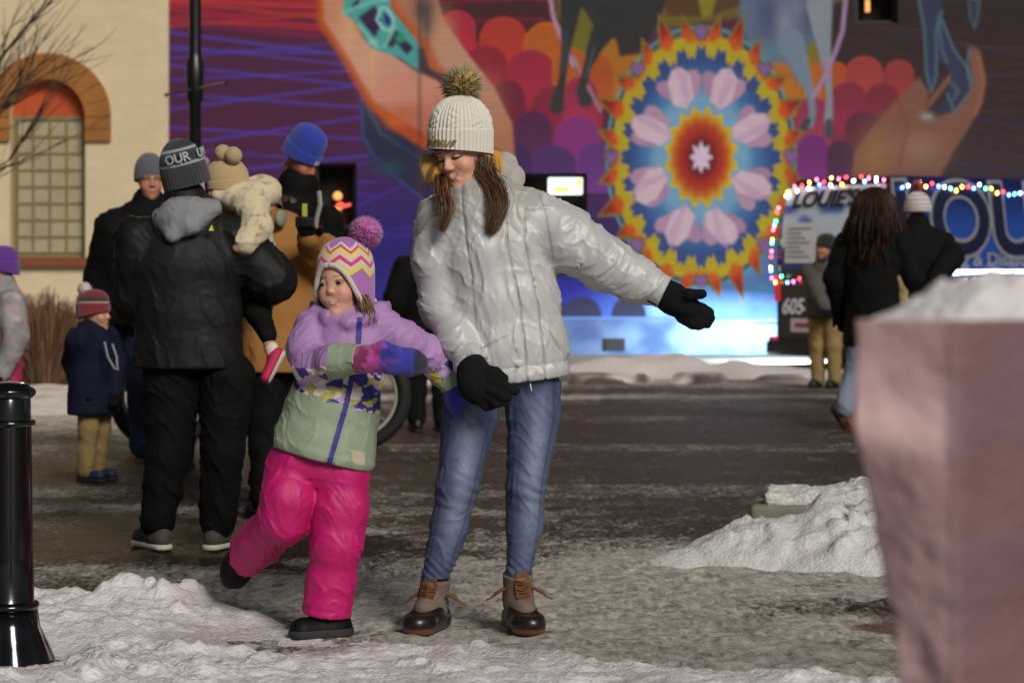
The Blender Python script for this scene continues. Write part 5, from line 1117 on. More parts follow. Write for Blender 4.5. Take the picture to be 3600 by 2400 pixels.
# hood lying back, mustard fleece lining
M_hood = mat('hood_fleece', vcol=True, rough=.85, sheen=.4, bump=.4, bscale=200, bdist=.003)
hp = [w(1006, 405, -.01), w(990, 400, .0), w(990, 378, .05), w(1030, 372, .11), w(1100, 372, .13), w(1160, 380, .10), w(1178, 405, .04), w(1170, 440, .0)]; hr_ = [.020, .026, .030, .036, .038, .035, .033, .028]
def hoodf(Q): d = chain(Q, hp, hr_, .03, (.006, 14, 8, 41)); cu = econe(Q, w(994, 396, .06), w(988, 394, -.005), (.041, .027), (.041, .027), V(.45, 0, 1)) + .010 * (noise(Q * 38, 5) - .5); cu = smax(cu, half(Q, w(988, 394, -.010), V(-.35, -1, .2)), .012); cu = smax(cu, -econe(Q, w(992, 397, .03), w(984, 395, -.10), (.020, .006), (.023, .008), V(.45, 0, 1)), .006); d = smin(d, cu, .01); return smin(d, chain(Q, [w(1138, 356, .03), w(1146, 385, .03), w(1146, 410, .04)], [.016, .026, .026], .02), .02)
def hcol(v):
    px, py = to_D(v); C = np.ones((len(v), 1)) * lin('a9a59c'); inn = sstep(.006, .001, econe(v, w(992, 397, .03), w(984, 395, -.10), (.020, .006), (.023, .008), V(.45, 0, 1))); C = mixc(C, lin('c08a24'), np.clip(sstep(1050, 1030, px) + sstep(1158, 1150, px) * (v[:, 1] < wd + .10), 0, 1)); return mixc(C, lin('4a2410'), inn * .9)
sdf_obj('hood', hoodf, w(950, 470, -.15), w(1210, 330, .25), .005, M_hood, woman, hcol)
# jeans
M_denim = mat('blue_denim', vcol=True, rough=.8, var=.10, vscale=40, bump=.4, bscale=220, bdist=.002)
JL = [w(1085, 862, .0), w(1080, 950, -.02), w(1052, 1112, -.05), w(1032, 1205, -.03), w(1000, 1325, -.02)]; JLr = [.088, .086, .067, .058, .044]
JR = [w(1222, 855, .0), w(1226, 950, -.01), w(1208, 1118, -.04), w(1205, 1205, -.02), w(1191, 1318, -.03)]; JRr = [.088, .083, .062, .056, .045]
def jeans(Q):
    d = econe(Q, w(1100, 870), w(1210, 862), (.09, .105), (.09, .105), V(0, 0, 1)); l = chain(Q, JL, JLr, .02, (.0065, 11, 6, 51)); r = chain(Q, JR, JRr, .02, (.0065, 11, 6, 61))
    for pts in (JL, JR):
        q = Q - pts[-1]; rip = .0022 * np.sin((Q[:, 2] - .10) * 210 + 6 * Q[:, 0] / .03) * np.exp(-((Q[:, 2] - .19) / .05) ** 2)
        kn = .0018 * np.sin(Q[:, 2] * 150 + Q[:, 0] * 60) * np.exp(-((Q[:, 2] - pts[2][2] + .02) / .06) ** 2)
        if pts is JL: l = l + rip + kn
        else: r = r + rip + kn
    l = np.maximum(l, half(Q, JL[-1] - V(0, 0, .015), V(-.2, 0, -1))); r = np.maximum(r, half(Q, JR[-1] - V(0, 0, .012), (0, 0, -1)))
    return smin(smin(d, l, .02), r, .014)
def jeancol(v):
    px, py = to_D(v); n = fbm(v * np.array([30, 30, 12]), 3, 8); C = mixc(np.ones((len(v), 1)) * lin('333d5c'), lin('4a5575'), n)
    fade = np.zeros(len(v))
    for pts, off in ((JL, .012), (JR, .02)):
        for a, b, s in ((1, 2, .9), (2, 3, .75)):
            mid = (pts[a] + pts[b]) / 2; ax = unit(pts[b] - pts[a]); q = v - mid; t = q @ ax; rr = np.abs((q[:, 0] - off) - t * ax[0]); fade = np.maximum(fade, s * np.exp(-(rr / .032) ** 2) * np.exp(-(t / .14) ** 2) * (v[:, 1] < wd - .02))
    C = mixc(C, lin('8b97b2'), fade * .8 * (.6 + .8 * fbm(v * 14, 3, 6))); 
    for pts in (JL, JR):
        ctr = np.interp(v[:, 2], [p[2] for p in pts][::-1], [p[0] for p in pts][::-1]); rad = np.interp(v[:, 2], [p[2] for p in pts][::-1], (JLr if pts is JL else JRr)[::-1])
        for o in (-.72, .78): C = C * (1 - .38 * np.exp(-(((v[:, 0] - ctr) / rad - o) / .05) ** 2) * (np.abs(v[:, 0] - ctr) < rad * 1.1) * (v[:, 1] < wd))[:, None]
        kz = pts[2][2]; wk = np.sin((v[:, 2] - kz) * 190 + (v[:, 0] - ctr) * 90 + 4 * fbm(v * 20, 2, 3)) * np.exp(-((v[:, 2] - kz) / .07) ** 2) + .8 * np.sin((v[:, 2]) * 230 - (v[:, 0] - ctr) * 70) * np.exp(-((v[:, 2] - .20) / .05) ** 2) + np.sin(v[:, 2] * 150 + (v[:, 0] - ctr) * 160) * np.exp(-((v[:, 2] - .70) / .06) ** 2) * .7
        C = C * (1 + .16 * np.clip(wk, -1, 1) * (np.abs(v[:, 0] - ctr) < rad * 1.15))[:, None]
    return C * (.88 + .24 * noise(v * 260, 5))[:, None]
sdf_obj('jeans', jeans, w(950, 1345, -.2), w(1330, 840, .2), .0052, M_denim, woman, jeancol)
m = MB(); m.tube([w(1218, 880, -.12), w(1219, 888, -.122), w(1221, 897, -.118)], .0018, 4); m.obj('drawcord', M_silver, woman)
# gloves
M_glove = mat('charcoal_knit_glove', lin('18181a'), rough=.95, spec=.15, var=.25, vscale=60, bump=.8, bscale=260, bdist=.004)
def gloveL(Q):
    d = chain(Q, [w(1080, 830, -.165), w(1090, 862, -.185), w(1102, 892, -.20)], [.043, .050, .048], .02); d = smin(d, ell(Q, w(1088, 885, -.2), (.046, .04, .05)), .02)
    for p, r in (([w(1125, 872, -.225), w(1160, 888, -.245), w(1184, 898, -.24)], .0165), ([w(1120, 892, -.23), w(1150, 908, -.26), w(1166, 914, -.25)], .0165), ([w(1112, 908, -.22), w(1138, 924, -.25), w(1150, 924, -.25)], .016), ([w(1098, 915, -.21), w(1118, 933, -.23), w(1133, 931, -.235)], .0145)): d = smin(d, chain(Q, p, [r * 1.12, r, r * .8], .006), .008)
    d = smin(d, chain(Q, [w(1105, 850, -.2), w(1138, 856, -.225), w(1158, 868, -.235)], [.022, .018, .013], .008), .012); return d - .0015 * noise(Q * 170, 3)
sdf_obj('glove', gloveL, w(1020, 960, -.36), w(1210, 810, -.05), .0042, M_glove, woman)
def gloveR(Q):
    d = chain(Q, [w(1518, 668, -.035), w(1545, 686, -.04), w(1578, 708, -.05)], [.045, .047, .042], .02)
    for p, r in (([w(1585, 700, -.045), w(1612, 709, -.055), w(1630, 717, -.06)], .0165), ([w(1582, 712, -.05), w(1612, 723, -.06), w(1632, 731, -.07)], .0168), ([w(1576, 724, -.05), w(1604, 736, -.065), w(1624, 744, -.075)], .0165), ([w(1566, 730, -.05), w(1590, 744, -.065), w(1606, 749, -.075)], .015)): d = smin(d, chain(Q, p, [r * 1.15, r * 1.05, r * .85], .006), .010)
    d = smin(d, chain(Q, [w(1548, 678, -.06), w(1582, 677, -.09), w(1613, 675, -.10)], [.024, .018, .0145], .008), .012); return d - .0015 * noise(Q * 170, 7)
sdf_obj('glove', gloveR, w(1490, 780, -.2), w(1660, 630, .05), .0042, M_glove, woman)
# duck boots
M_rubber = mat('brown_rubber_shell', vcol=True, rough=.34, spec=.5, coat=.12); M_taupe = mat('taupe_leather', lin('6f5f55'), rough=.75, var=.2, vscale=18, bump=.4, bscale=140, bdist=.003); M_tong = mat('tan_leather', lin('7c5030'), rough=.6, var=.2, vscale=20); M_lace = mat('brown_lace', lin('6a4020'), rough=.7)
def duck(ank, top, yaw, sideflip):
    R = np.array(Matrix.Rotation(-math.radians(yaw), 3, 'Z')); ank = np.asarray(ank, float)
    def loc(Q): return (Q - ank) @ R
    tl = (np.asarray(top) - ank) @ R; ax = unit(tl - V(0, .0, .06))
    def shell(Q):
        q = loc(Q); d = econe(q, V(0, .035, .035), V(0, -.10, .035), (.044, .045), (.050, .040), V(1, 0, 0)); d = smin(d, ell(q, (0, -.125, .034), (.049, .052, .040)), .03); d = smin(d, ell(q, (0, -.04, .06), (.046, .05, .040)), .03)
        top_ = q[:, 2] - (.062 + .035 * sstep(-.13, -.02, q[:, 1]) ) ; d = smax(d, top_, .006); d = smax(d, -q[:, 2] , .006); return d - .003 * np.exp(-((q[:, 2] - .010) / .008) ** 2) 
    def upper(Q):
        q = loc(Q); d = chain(q, [V(0, -.005, .06), V(0, 0, .10), tl], [.047, .047, .050], .02, (.004, 20, 8, 71)); d = smin(d, ell(q, (0, -.055, .075), (.040, .05, .036)), .03); d = np.maximum(d, (q - tl) @ ax); return smax(d, -(q[:, 2] - .05), .01)
    def scol(v): q = loc(v); C = np.ones((len(v), 1)) * lin('1a130f'); return mixc(C, lin('6b3d26'), sstep(.026, .016, q[:, 2]) * sstep(-.09, -.13, q[:, 1]))
    lo, hi = ank - V(.2, .2, .03), ank + V(.2, .2, .30)
    b = sdf_obj('boot', upper, lo, hi, .0048, M_taupe, woman); sdf_obj('rubber_shell', shell, lo, hi, .0044, M_rubber, b, scol)
    def L(p): return ank + R @ np.asarray(p, float)
    fy = lambda t: V(0, -.050 + .0 * t, 0)
    def front(t, x=0.0): c = V(0, -.005, .085) * (1 - t) + tl * t; rr = .0485; return L(c + V(x, -math.sqrt(max(rr ** 2 - x ** 2, 0)) - .003 - .02 * (1 - t) ** 2, 0))
    k = MB(); prof = [(-.021, .12), (.021, .12), (.026, .8), (.018, 1.08), (-.018, 1.08), (-.026, .8)]
    vs = [front(t, x) for x, t in prof] + [front(t, x) + R @ V(0, .010, 0) for x, t in prof]; k.add(vs, [(5, 4, 3, 2), (5, 2, 1, 0), (6, 7, 8, 11), (8, 9, 10, 11)] + [(i, (i + 1) % 6, 6 + (i + 1) % 6, 6 + i) for i in range(6)]); k.obj('tongue', M_tong, b)
    k = MB()
    for j in range(5):
        t0 = .16 + j * .14; sgn = 1 if j % 2 else -1; k.tube([front(t0, -.024 * sgn) + R @ V(0, -.004, 0), front(t0 + .06, 0) + R @ V(0, -.005, 0), front(t0 + .11, .024 * sgn) + R @ V(0, -.004, 0)], .0032, 5); k.tube([front(t0, -.025) + R @ V(0, -.004, 0), front(t0, 0) + R @ V(0, -.005, 0), front(t0, .025) + R @ V(0, -.004, 0)], .003, 5)
    k.obj('lace', M_lace, b)
    for s in (-1, 1):
        k = MB(); a = L(tl + V(s * .047, -.015, -.045)); k.tube([a, a + V(s * .026, -.008, -.012), a + V(s * .046, -.01, -.03)], [.009, .011, .004], 6, flat=.5); k.tube([a + V(s * .044, -.01, -.028), a + V(s * .062, -.008, -.036)], .0025, 5); k.obj('lace_tassel', M_lace, b)
gL = w(996, 1438); gL[2] = -.004; gR = w(1190, 1440); gR[2] = -.004
duck(gL + V(0, .0, 0), w(1001, 1328, -.02), 22, 1); duck(gR, w(1189, 1316, -.03), -17, -1)
# hat, pompom, hair
M_knit = mat('cream_knit', vcol=True, rough=.9, sheen=.3, bump=.5, bscale=210, bdist=.003)
HatC = P(1616, 508, wd - .004); HatR = rotm(36, 3, 3)
hat = beanie(woman, HatC, HatR, 1.0, M_knit, H=.172, z0=-.013, tilt=.022, rx=.097, ry=.106, cy=.004, cuff=.064, bulge=.0045, ribs=44, ramp=.0016, colf=lambda u, v, q: np.ones((len(u), 3)) * lin('e2dccf') * (.92 + .1 * np.cos(u * 2 * math.pi * 44))[:, None], topw=1.05, nu=352, nv=110, cable=True)
pom(woman, P(1622, 306, wd + .01), .064, 2600, ['b39a52', '8a6f38', 'c8b26a', '5a4426', '9c8240', '6d5630'], M_fur, 3, .0034, .35, .15)
M_thread = mat('gold_thread', lin('8f7a45'), rough=.6)
def hatwarp(v):
    a = (v[:, 0] - .105) / .104; zz = v[:, 1] - .002; r = 1.0 + (v[:, 2] + .0005) / .1
    a = a + .38; p = np.stack([np.sin(a) * (.1058 + .001) * r, .004 - np.cos(a) * (.1138 + .001) * r, zz], 1); return HatC + p @ HatR.T
text_obj('embroidery', 'plexus', .040, None, V(1, 0, 0), V(0, 0, 1), M_thread, hat, bold=.0004, extrude=.0012, shear=.5, warp=hatwarp, sx=1.15)
rg = np.random.default_rng(7); paths = []; cols = []
hcols = [lin(c) for c in ('4a3022', '5c3e2a', '33211a', '7a5638', '8c6844')]
def bunch(cent, wid, dep, n, seed, tipw=.5):
    for i in range(n):
        a, b = rg.normal(0, .42), rg.normal(0, .42); k = len(cent); pts = []
        for j, c in enumerate(cent): f = 1 if j < k - 1 else tipw; pts.append(np.asarray(c) + V(a * wid * f + rg.normal(0, .0050), b * dep + rg.normal(0, .004), rg.normal(0, .006)))
        Lc = rg.uniform(.86, 1.03); pts[-1] = pts[-2] + (pts[-1] - pts[-2]) * Lc; paths.append(smooth_path(pts, 12)); cols.append(hcols[rg.integers(0, 5)] * rg.uniform(.7, 1.25))
bunch([w(1022, 392, .0), w(1014, 410, -.03), w(1019, 440, -.11), w(1027, 480, -.145), w(1016, 528, -.150)], .022, .02, 480, 1)
bunch([w(1108, 368, -.035), w(1116, 400, -.05), w(1134, 430, -.095), w(1144, 475, -.135), w(1129, 532, -.150)], .029, .024, 820, 2, .6)
bunch([w(1095, 372, .0), w(1118, 398, -.01), w(1145, 425, -.045), w(1160, 452, -.075)], .030, .03, 160, 3)
strands('hair', paths, .0010, cols, M_hair, woman)
# ------------------------------------------------------------------ girl in the lilac and sage ski jacket
gd = 7.6
def g(x, y, dd=0.0): return D(x, y, gd + dd)
girl = thing('person', 'smiling girl in hot pink snow pants and chevron hat kicking one leg back', 'person', V(g(745, 1440)[0], gd, 0.0))
GC = P(1206, 996, gd); GR = rotm(25, 2, -6); GS = .95; gnk = g(806, 738, .03)
def gbody(Q): return smin(head_sdf(Q, GC, GR, GS, 1.1, gnk, 0, 1.0, .0), loft(Q, [(gnk, .05, .05), (g(800, 765, .01), .10, .06), (g(795, 800), .10, .07)], V(1, 0, 0)), .02)
sdf_obj('body', gbody, GC - V(.16, .15, .30), GC + V(.17, .17, .13), .0020, M_skin, girl, head_col(GC, GR, GS, 'd2a08a', 'b85c52', '8a6a52', 1.1, True, False, None, 'cc7464', .032, 12))
eyes(girl, GC, GR, GS, (-.12, -.02), '3a281c', .0121)
M_ski = mat('ski_jacket_shell', vcol=True, rough=.62, var=.05, vscale=9, bump=.32, bscale=45, bdist=.006)
gst = [(g(806, 728, .02), .064, .062), (g(804, 752), .098, .080), (g(800, 785), .116, .094), (g(785, 850), .126, .102), (g(764, 940), .144, .116), (g(744, 1020), .158, .134), (g(733, 1078), .164, .142)]
GL = [g(722, 752), g(704, 800, -.03), g(715, 838, -.08), g(770, 828, -.16), g(828, 824, -.20)]; GLr = [.060, .058, .054, .050, .046]
GRr = [.060, .055, .050, .046, .044]; GA = [g(884, 756), g(930, 783, .01), g(985, 812, .05), g(1018, 848, .075), g(1042, 886, .08)]
ghn = unit(V(-.26, 0, -.966)); ghp = g(734, 1050)
def zipx(y): return np.interp(y, [735, 800, 930, 1068], [826, 822, 795, 755])
def gjack(Q):
    d = loft(Q, gst, V(1, 0, 0), .02, (.0052, 5, 9, 3)); hd = (Q - ghp) @ ghn; d = smax(d, hd, .010); d = d - .004 * np.exp(-((hd + .02) / .014) ** 2)
    px, py = to_D(Q); d = d + .003 * (np.exp(-((px - zipx(py) - 9) / 2.5) ** 2) + np.exp(-((px - zipx(py) + 9) / 2.5) ** 2)) * (Q[:, 1] < gd - .04)
    l = chain(Q, GL, GLr, .03, (.0075, 17, 6, 13)); l = np.maximum(l, half(Q, GL[-1], GL[-1] - GL[-2])); r = chain(Q, GA, GRr, .03, (.0075, 17, 6, 17)); r = np.maximum(r, half(Q, GA[-1], GA[-1] - GA[-2]))
    d = smin(smin(d, l, .014), r, .025)
    c = chain(Q, [g(728, 712, -.01), g(752, 728, -.055), g(800, 742, -.085), g(845, 730, -.06), g(872, 712, -.01), g(868, 706, .06), g(800, 700, .12), g(735, 706, .07)], [.022, .020, .017, .020, .026, .036, .042, .034], .02, (.004, 18, 10, 23)); return smin(d, c, .018)
def vor(v, f, seed):
    q = v * f; I = np.floor(q).astype(np.int64); best = np.full(len(q), 9.0); idv = np.zeros(len(q))
    for dx in (-1, 0, 1):
        for dy in (-1, 0, 1):
            for dz in (-1, 0, 1):
                c = I + np.array([dx, dy, dz]); o = np.stack([_hash(c[:, 0], c[:, 1], c[:, 2], seed + k) for k in range(3)], 1); dd = np.abs(c + o - q).sum(1); h = _hash(c[:, 0], c[:, 1], c[:, 2], seed + 9); m_ = dd < best; best = np.where(m_, dd, best); idv = np.where(m_, h, idv)
    return idv
def gcol(v):
    px, py = to_D(v); h = -((v - ghp) @ ghn); C = np.ones((len(v), 1)) * lin('a67fb4')
    pal = np.array([lin(c) for c in ('b9b04e', 'd8d2c4', '3a3090', 'cfc65c', 'b79ac6', '322a86', 'd6d0c8', 'b0a850')]); pat = pal[(vor(v * np.array([1, .6, 1.5]), 26, 5) * 7.99).astype(int)]
    sage = lin('8e9c84')
    # nearest limb decides the zone
    dl = chain(v, GL, GLr, .001); dr = chain(v, GA, GRr, .001); dt = loft(v, gst, V(1, 0, 0), .001)
    armL = (dl < dt - .002) & (dl < dr); armR = (dr < dt) & (dr < dl)
    jag = .016 * (vor(v, 30, 8) - .5)
    T = np.where((h + jag > .185)[:, None], pat, sage[None]); T = np.where((h + jag > .305)[:, None], C, T)
    ax = unit(GL[-1] - GL[2]); s = (v - GL[2]) @ ax
    A1 = np.where((px > 752 + 500 * jag)[:, None], sage[None], np.where(((py > 846 + 900 * jag) & (s > -.10))[:, None], pat, C))
    k = (v - GA[2]) @ unit(GA[-1] - GA[2]); A2 = np.where((k + jag * .5 > .085)[:, None], sage[None], np.where((k + jag > .045)[:, None], pat, C))
    out = np.where(armL[:, None], A1, np.where(armR[:, None], A2, T))
    zp = (np.abs(px - zipx(py)) < 6.5) & (v[:, 1] < gd - .03) & ~armL & ~armR & (py > 728); out = np.where(zp[:, None], lin('332a80')[None], out)
    pk = (h > .02) & (h < .06) & (px > 790) & (px < 838) & (vor(v, 22, 3) > .3) & ~armL; out = np.where(pk[:, None], lin('b3ad94')[None], out); return out
sdf_obj('jacket', gjack, g(610, 1110, -.30), g(1060, 690, .22), .0035, M_ski, girl, gcol)
# mittens
M_mit = mat('mitten_fleece', vcol=True, rough=.85, bump=.4, bscale=150, bdist=.003, sheen=.2)
def mitF(Q):
    d = chain(Q, [g(826, 826, -.20), g(850, 824, -.21), g(900, 826, -.225), g(945, 832, -.22), g(962, 834, -.215)], [.042, .037, .040, .038, .028], .02); d = smin(d, chain(Q, [g(862, 806, -.235), g(878, 798, -.25), g(905, 806, -.26)], [.022, .02, .018], .01), .012); return d - .003 * noise(Q * 60, 3)
def mitC(v):
    px, py = to_D(v); C = np.ones((len(v), 1)) * lin('2d2f9c'); C = mixc(C, lin('171a38'), sstep(945, 955, px)); C = mixc(C, lin('b03486'), sstep(878, 868, px) * sstep(842, 850, px + 6 * np.sin(py * .3)) + sstep(905, 895, px) * (vor(v, 40, 4) > .6) * .0)
    C = mixc(C, lin('8a3aa0'), sstep(905, 880, px) * (vor(v, 55, 6) > .55) * (px > 860)); C = mixc(C, lin('8a2030'), sstep(848, 842, px) * .8); C = mixc(C, lin('c04a9a'), (vor(v, 60, 3) > .72) * (px < 870) * .8); return mixc(C, lin('6a2f8c'), (np.abs(py - 828) < 5) * (px > 882) * (px < 918) * .7)
sdf_obj('mitten', mitF, g(800, 885, -.34), g(990, 775, -.13), .0045, M_mit, girl, mitC)
def mitR(Q): return smin(chain(Q, [g(1040, 884, .08), g(1050, 915, .07), g(1052, 935, .06)], [.036, .036, .028], .02), chain(Q, [g(1046, 895, .05), g(1060, 912, .04)], [.016, .014], .01), .01)
sdf_obj('mitten', mitR, g(1000, 990, -.02), g(1090, 850, .16), .006, M_mit, girl, lambda v: np.ones((len(v), 3)) * lin('2d2f9c'))
# snow pants
M_pink = mat('hot_pink_snow_pants', lin('bc1168'), rough=.58, var=.05, vscale=7, bump=.35, bscale=38, bdist=.007)
PS = [g(786, 1078, .0), g(780, 1165, -.02), g(772, 1250, -.03), g(760, 1330, -.01), g(750, 1408, .0)]; PSr = [.084, .088, .080, .075, .079]
PR = [g(672, 1066, .0), g(660, 1145, -.05), g(652, 1192, -.045), g(602, 1240, .07), g(562, 1277, .16)]; PRr = [.082, .083, .076, .072, .068]
def pants(Q):
    d = econe(Q, g(685, 1055), g(785, 1078), (.085, .105), (.085, .105), V(0, 0, 1), (.004, 8, 8, 4)); s = chain(Q, PS, PSr, .02, (.0068, 10, 5, 81)); s = np.maximum(s, half(Q, PS[-1], PS[-1] - PS[-2])); r = chain(Q, PR, PRr, .02, (.0068, 10, 5, 91)); r = np.maximum(r, half(Q, PR[-1], PR[-1] - PR[-2])); hs_ = (Q - PS[-1]) @ unit(PS[-1] - PS[-2]); s = s + .003 * np.exp(-((hs_ + .022) / .004) ** 2)
    return smin(smin(d, s, .018), r, .012)
sdf_obj('snow_pants', pants, g(500, 1440, -.2), g(880, 1000, .3), .0052, M_pink, girl)
def kboot(a, toe, name='boot'):
    def F(Q): d = chain(Q, [a + V(0, 0, .03), a + V(0, 0, -.02)], [.052, .050], .02); ft = chain(Q, [a + V(.015, 0, -.035), toe], [.043, .036], .02); return smin(d, ft, .03)
    return F
BA = g(756, 1418, .0); BT = g(695, 1448, -.05)
def bootS(Q): d = smin(chain(Q, [BA + V(0, .01, .05), BA + V(.01, .01, -.03)], [.058, .054], .02), chain(Q, [BA + V(.02, .01, -.042), BT], [.050, .042], .02), .03); return smax(d, -(Q[:, 2] - .004), .008)
M_kb = mat('black_snow_boot', lin('09090b'), rough=.6, spec=.2, var=.3, vscale=25, bump=.4, bscale=120, bdist=.003)
kb_ = sdf_obj('boot', bootS, g(640, 1490, -.2), g(830, 1370, .15), .005, M_kb, girl)
sdf_obj('sole', lambda Q: np.maximum(np.maximum(smin(chain(Q, [BA + V(.01, .01, -.03), BA + V(.01, .01, -.05)], [.056, .056], .02), chain(Q, [BA + V(.02, .01, -.042), BT], [.053, .045], .02), .03), Q[:, 2] - .024), -Q[:, 2] - .002), g(640, 1490, -.2), g(830, 1370, .15), .005, mat('grey_boot_sole', lin('2a292b'), rough=.8), kb_)
RA = g(558, 1282, .17); RT = g(536, 1325, .20)
sdf_obj('boot', lambda Q: smin(chain(Q, [RA, RA + V(-.02, .03, -.03)], [.052, .05], .02), chain(Q, [RA + V(-.02, .04, -.03), RT], [.046, .042], .02), .03), g(480, 1370, .0), g(610, 1240, .36), .006, M_kb, girl)
# earflap hat
M_hatg = mat('fleece_hat', vcol=True, rough=.9, sheen=.3, bump=.45, bscale=180, bdist=.003); M_sherpa = mat('sherpa_trim', lin('cfc3ba'), rough=1, bump=.8, bscale=160, bdist=.006, sheen=.4)
def gbrim(a):
    aa = np.abs((a + math.pi) % (2 * math.pi) - math.pi); return np.interp(aa, [0, .35, .7, 1.0, 1.3, 1.55, 1.9, 2.3, 3.15], [.058, .050, .014, -.045, -.085, -.098, -.090, -.055, -.05])
def gsm(a): return np.mean([gbrim(a + k) for k in np.linspace(-.16, .16, 7)], 0)
HGR = rotm(27, -5, -3)
def ghcol(u, v, q):
    a = u * 2 * math.pi; z = q[:, 2]; zz = z - .028 * tri(a * 8 / (2 * math.pi)); C = np.ones((len(u), 1)) * lin('a566ae')
    for lo_, hi_, c in ((.018, .034, 'd8c83c'), (.034, .048, 'cfc0c4'), (.048, .064, 'd0386a'), (.064, .078, 'cfb8c4'), (.078, .092, 'd8cc4a'), (.092, .104, 'd0486e'), (.104, .114, 'd0c6be')): C = np.where(((zz > lo_) & (zz <= hi_))[:, None], lin(c)[None], C)
    return C
ghat = beanie(girl, GC + V(.002, .004, 0), HGR, .90, M_hatg, H=.134, z0=.03, rx=.099, ry=.114, cy=.012, cuff=0.0, bulge=0, colf=ghcol, topw=.80, nu=240, nv=90, brim=gsm)
ang = np.linspace(0, 2 * math.pi, 73); zb_ = gsm(ang); m = MB(); pts = [(GC + V(.002, .004, 0)) + (V(math.sin(a) * .098, .012 - math.cos(a) * .113, z) * .90) @ HGR.T for a, z in zip(ang, zb_)]
m.tube(pts, .0085, 8); m.obj('hat_trim', M_sherpa, ghat, True)
pom(girl, P(1284, 820, gd + .03), .055, 2200, ['bd5cae', 'cb74bc', 'ad4a9e', 'd08cc4', 'a64c96'], M_yarn, 5, .0042, .12)
paths = []; cols = []; rg = np.random.default_rng(9); hcols = [lin(c) for c in ('7a5c3c', '8f6f4a', '5f4630', 'a08058', '4c3826')]
for i in range(170):
    a, b = rg.normal(0, .4), rg.normal(0, .4); jt = lambda: rg.normal(0, .003, 3)
    paths.append(smooth_path([g(832, 676, -.05) + V(a * .02, b * .02, 0), g(840, 698, -.06) + V(a * .022, b * .02, 0) + jt(), g(845, 718, -.065) + V(a * .026, b * .02, 0) + jt(), g(848, 738, -.070) + V(a * .03, b * .02, rg.normal(0, .008))], 8)); cols.append(hcols[rg.integers(0, 5)] * rg.uniform(.8, 1.2))
strands('hair', paths, .0017, cols, M_hair, girl)
# ------------------------------------------------------------------ the crowd behind
M_knitc = mat('knit_wool', vcol=True, rough=.95, sheen=.25, bump=.5, bscale=160, bdist=.003)
def flat(c): cc = lin(c); return lambda u, v, q: np.ones((len(u), 3)) * cc
# --- man with his back turned, carrying the toddler
md = 9.92
def mn(x, y, dd=0.0): return D(x, y, md + dd)
M_mcoat = mat('black_rain_shell', vcol=True, rough=.62, spec=.28, var=.12, vscale=8, bump=.18, bscale=24, bdist=.010)
mbase = P(440 * 1.5306, 0, md)
M_gshoe = mat('grey_mesh_shoe', lin('4a453e'), rough=.85, var=.3, vscale=60, bump=.6, bscale=150)
man, mhc, mHR, mhs, mW = bg_person('man in black jacket seen from behind with grey hood and lettered beanie', 442 * 1.5306, md, 1.66, 176, M_mcoat, M_blackc, M_gshoe, M_wsole, vox=.0085, hem=.445, bulk=1.14, shoulder=.116, hs=.98, head_yaw=165, skin='b07f62',
    arms={-1: [mn(625, 640, .03), mn(575, 690, -.0 + .22)], 1: [mn(318, 690, .05), mn(350, 740, .22)]},
    legpose={-1: [mn(522, 870), mn(512, 1040, -.01), mn(500, 1195, .0)], 1: [mn(395, 870), mn(385, 1040), mn(362, 1190, .0)]}, foot_yaw={-1: 200, 1: 148},
    coatcol=lambda v: np.ones((len(v), 1)) * lin('121110') * (1.0 + .5 * sstep(.45, .7, fbm(v * 6, 3, 3)))[:, None], lean=(-.03, 0), head_dx=.01, sleeve=.052)
M_ghood = cloth('grey_jersey_hood', '85858a')
def mhood(Q):
    d = smin(ell(Q, mn(420, 500, -.10), (.105, .075, .072)), ell(Q, mn(440, 478, -.075), (.115, .08, .045)), .04); d = smin(d, chain(Q, [mn(362, 500, -.06), mn(395, 540, -.14), mn(440, 520, -.155), mn(490, 478, -.07)], [.03, .026, .026, .03], .03), .03); return d - fold_disp(Q, mn(420, 500), unit(V(1, 0, .4)), (.005, 18, 9, 5))
sdf_obj('hood', mhood, mn(330, 580, -.3), mn(520, 430, .1), .007, M_ghood, man)
def mhcol(u, v, q):
    z = q[:, 2]; C = np.ones((len(u), 1)) * lin('2c2d31'); C = np.where(((z > .035) & (z < .088))[:, None], lin('26272c')[None], C)
    for a in (.030, .090): C = np.where((np.abs(z - a - .002) < .005)[:, None], lin('8f9aa0')[None], C)
    return mixc(C, lin('1a1a1d'), sstep(.095, .11, z) * .8)
MhC = D(422, 392, md - .0); MhR = rotm(165, -4, 15)
mhat = beanie(man, MhC, MhR, 1.0, M_knitc, H=.190, z0=-.055, tilt=-.0, rx=.098, ry=.112, cy=.0, cuff=.0, bulge=0, ribs=36, ramp=.0016, colf=mhcol, topw=.78, nu=216, nv=80, brim=lambda a: -.062 + 0 * a)
def mtext(v):
    zz = .044 + v[:, 1]; r = 1.02 + v[:, 2] / .1; a = math.pi - .80 + v[:, 0] / .105; p = np.stack([np.sin(a) * .099 * r, -np.cos(a) * .1135 * r, zz], 1); return MhC + p @ MhR.T
M_pale = mat('pale_lettering', lin('a9adb0'), rough=.8)
text_obj('lettering', 'OUR', .052, None, V(1, 0, 0), V(0, 0, 1), M_pale, mhat, bold=.0014, extrude=.0015, warp=mtext)
text_obj('lettering', 'UN', .052, None, V(1, 0, 0), V(0, 0, 1), M_pale, mhat, bold=.0014, extrude=.0015, warp=lambda v: mtext(v + V(.150, 0, 0)))
k = MB(); a_ = D(484, 525, md - .21); k.prism([(-.010, -.012), (.011, -.012), (.002, .012)], mn(485, 523, -.155), (1, 0, 0), (0, 0, 1), (0, .004, 0)); k.obj('reflective_tab', mat('neon_yellow_print', lin('c8d83a'), rough=.6), man)
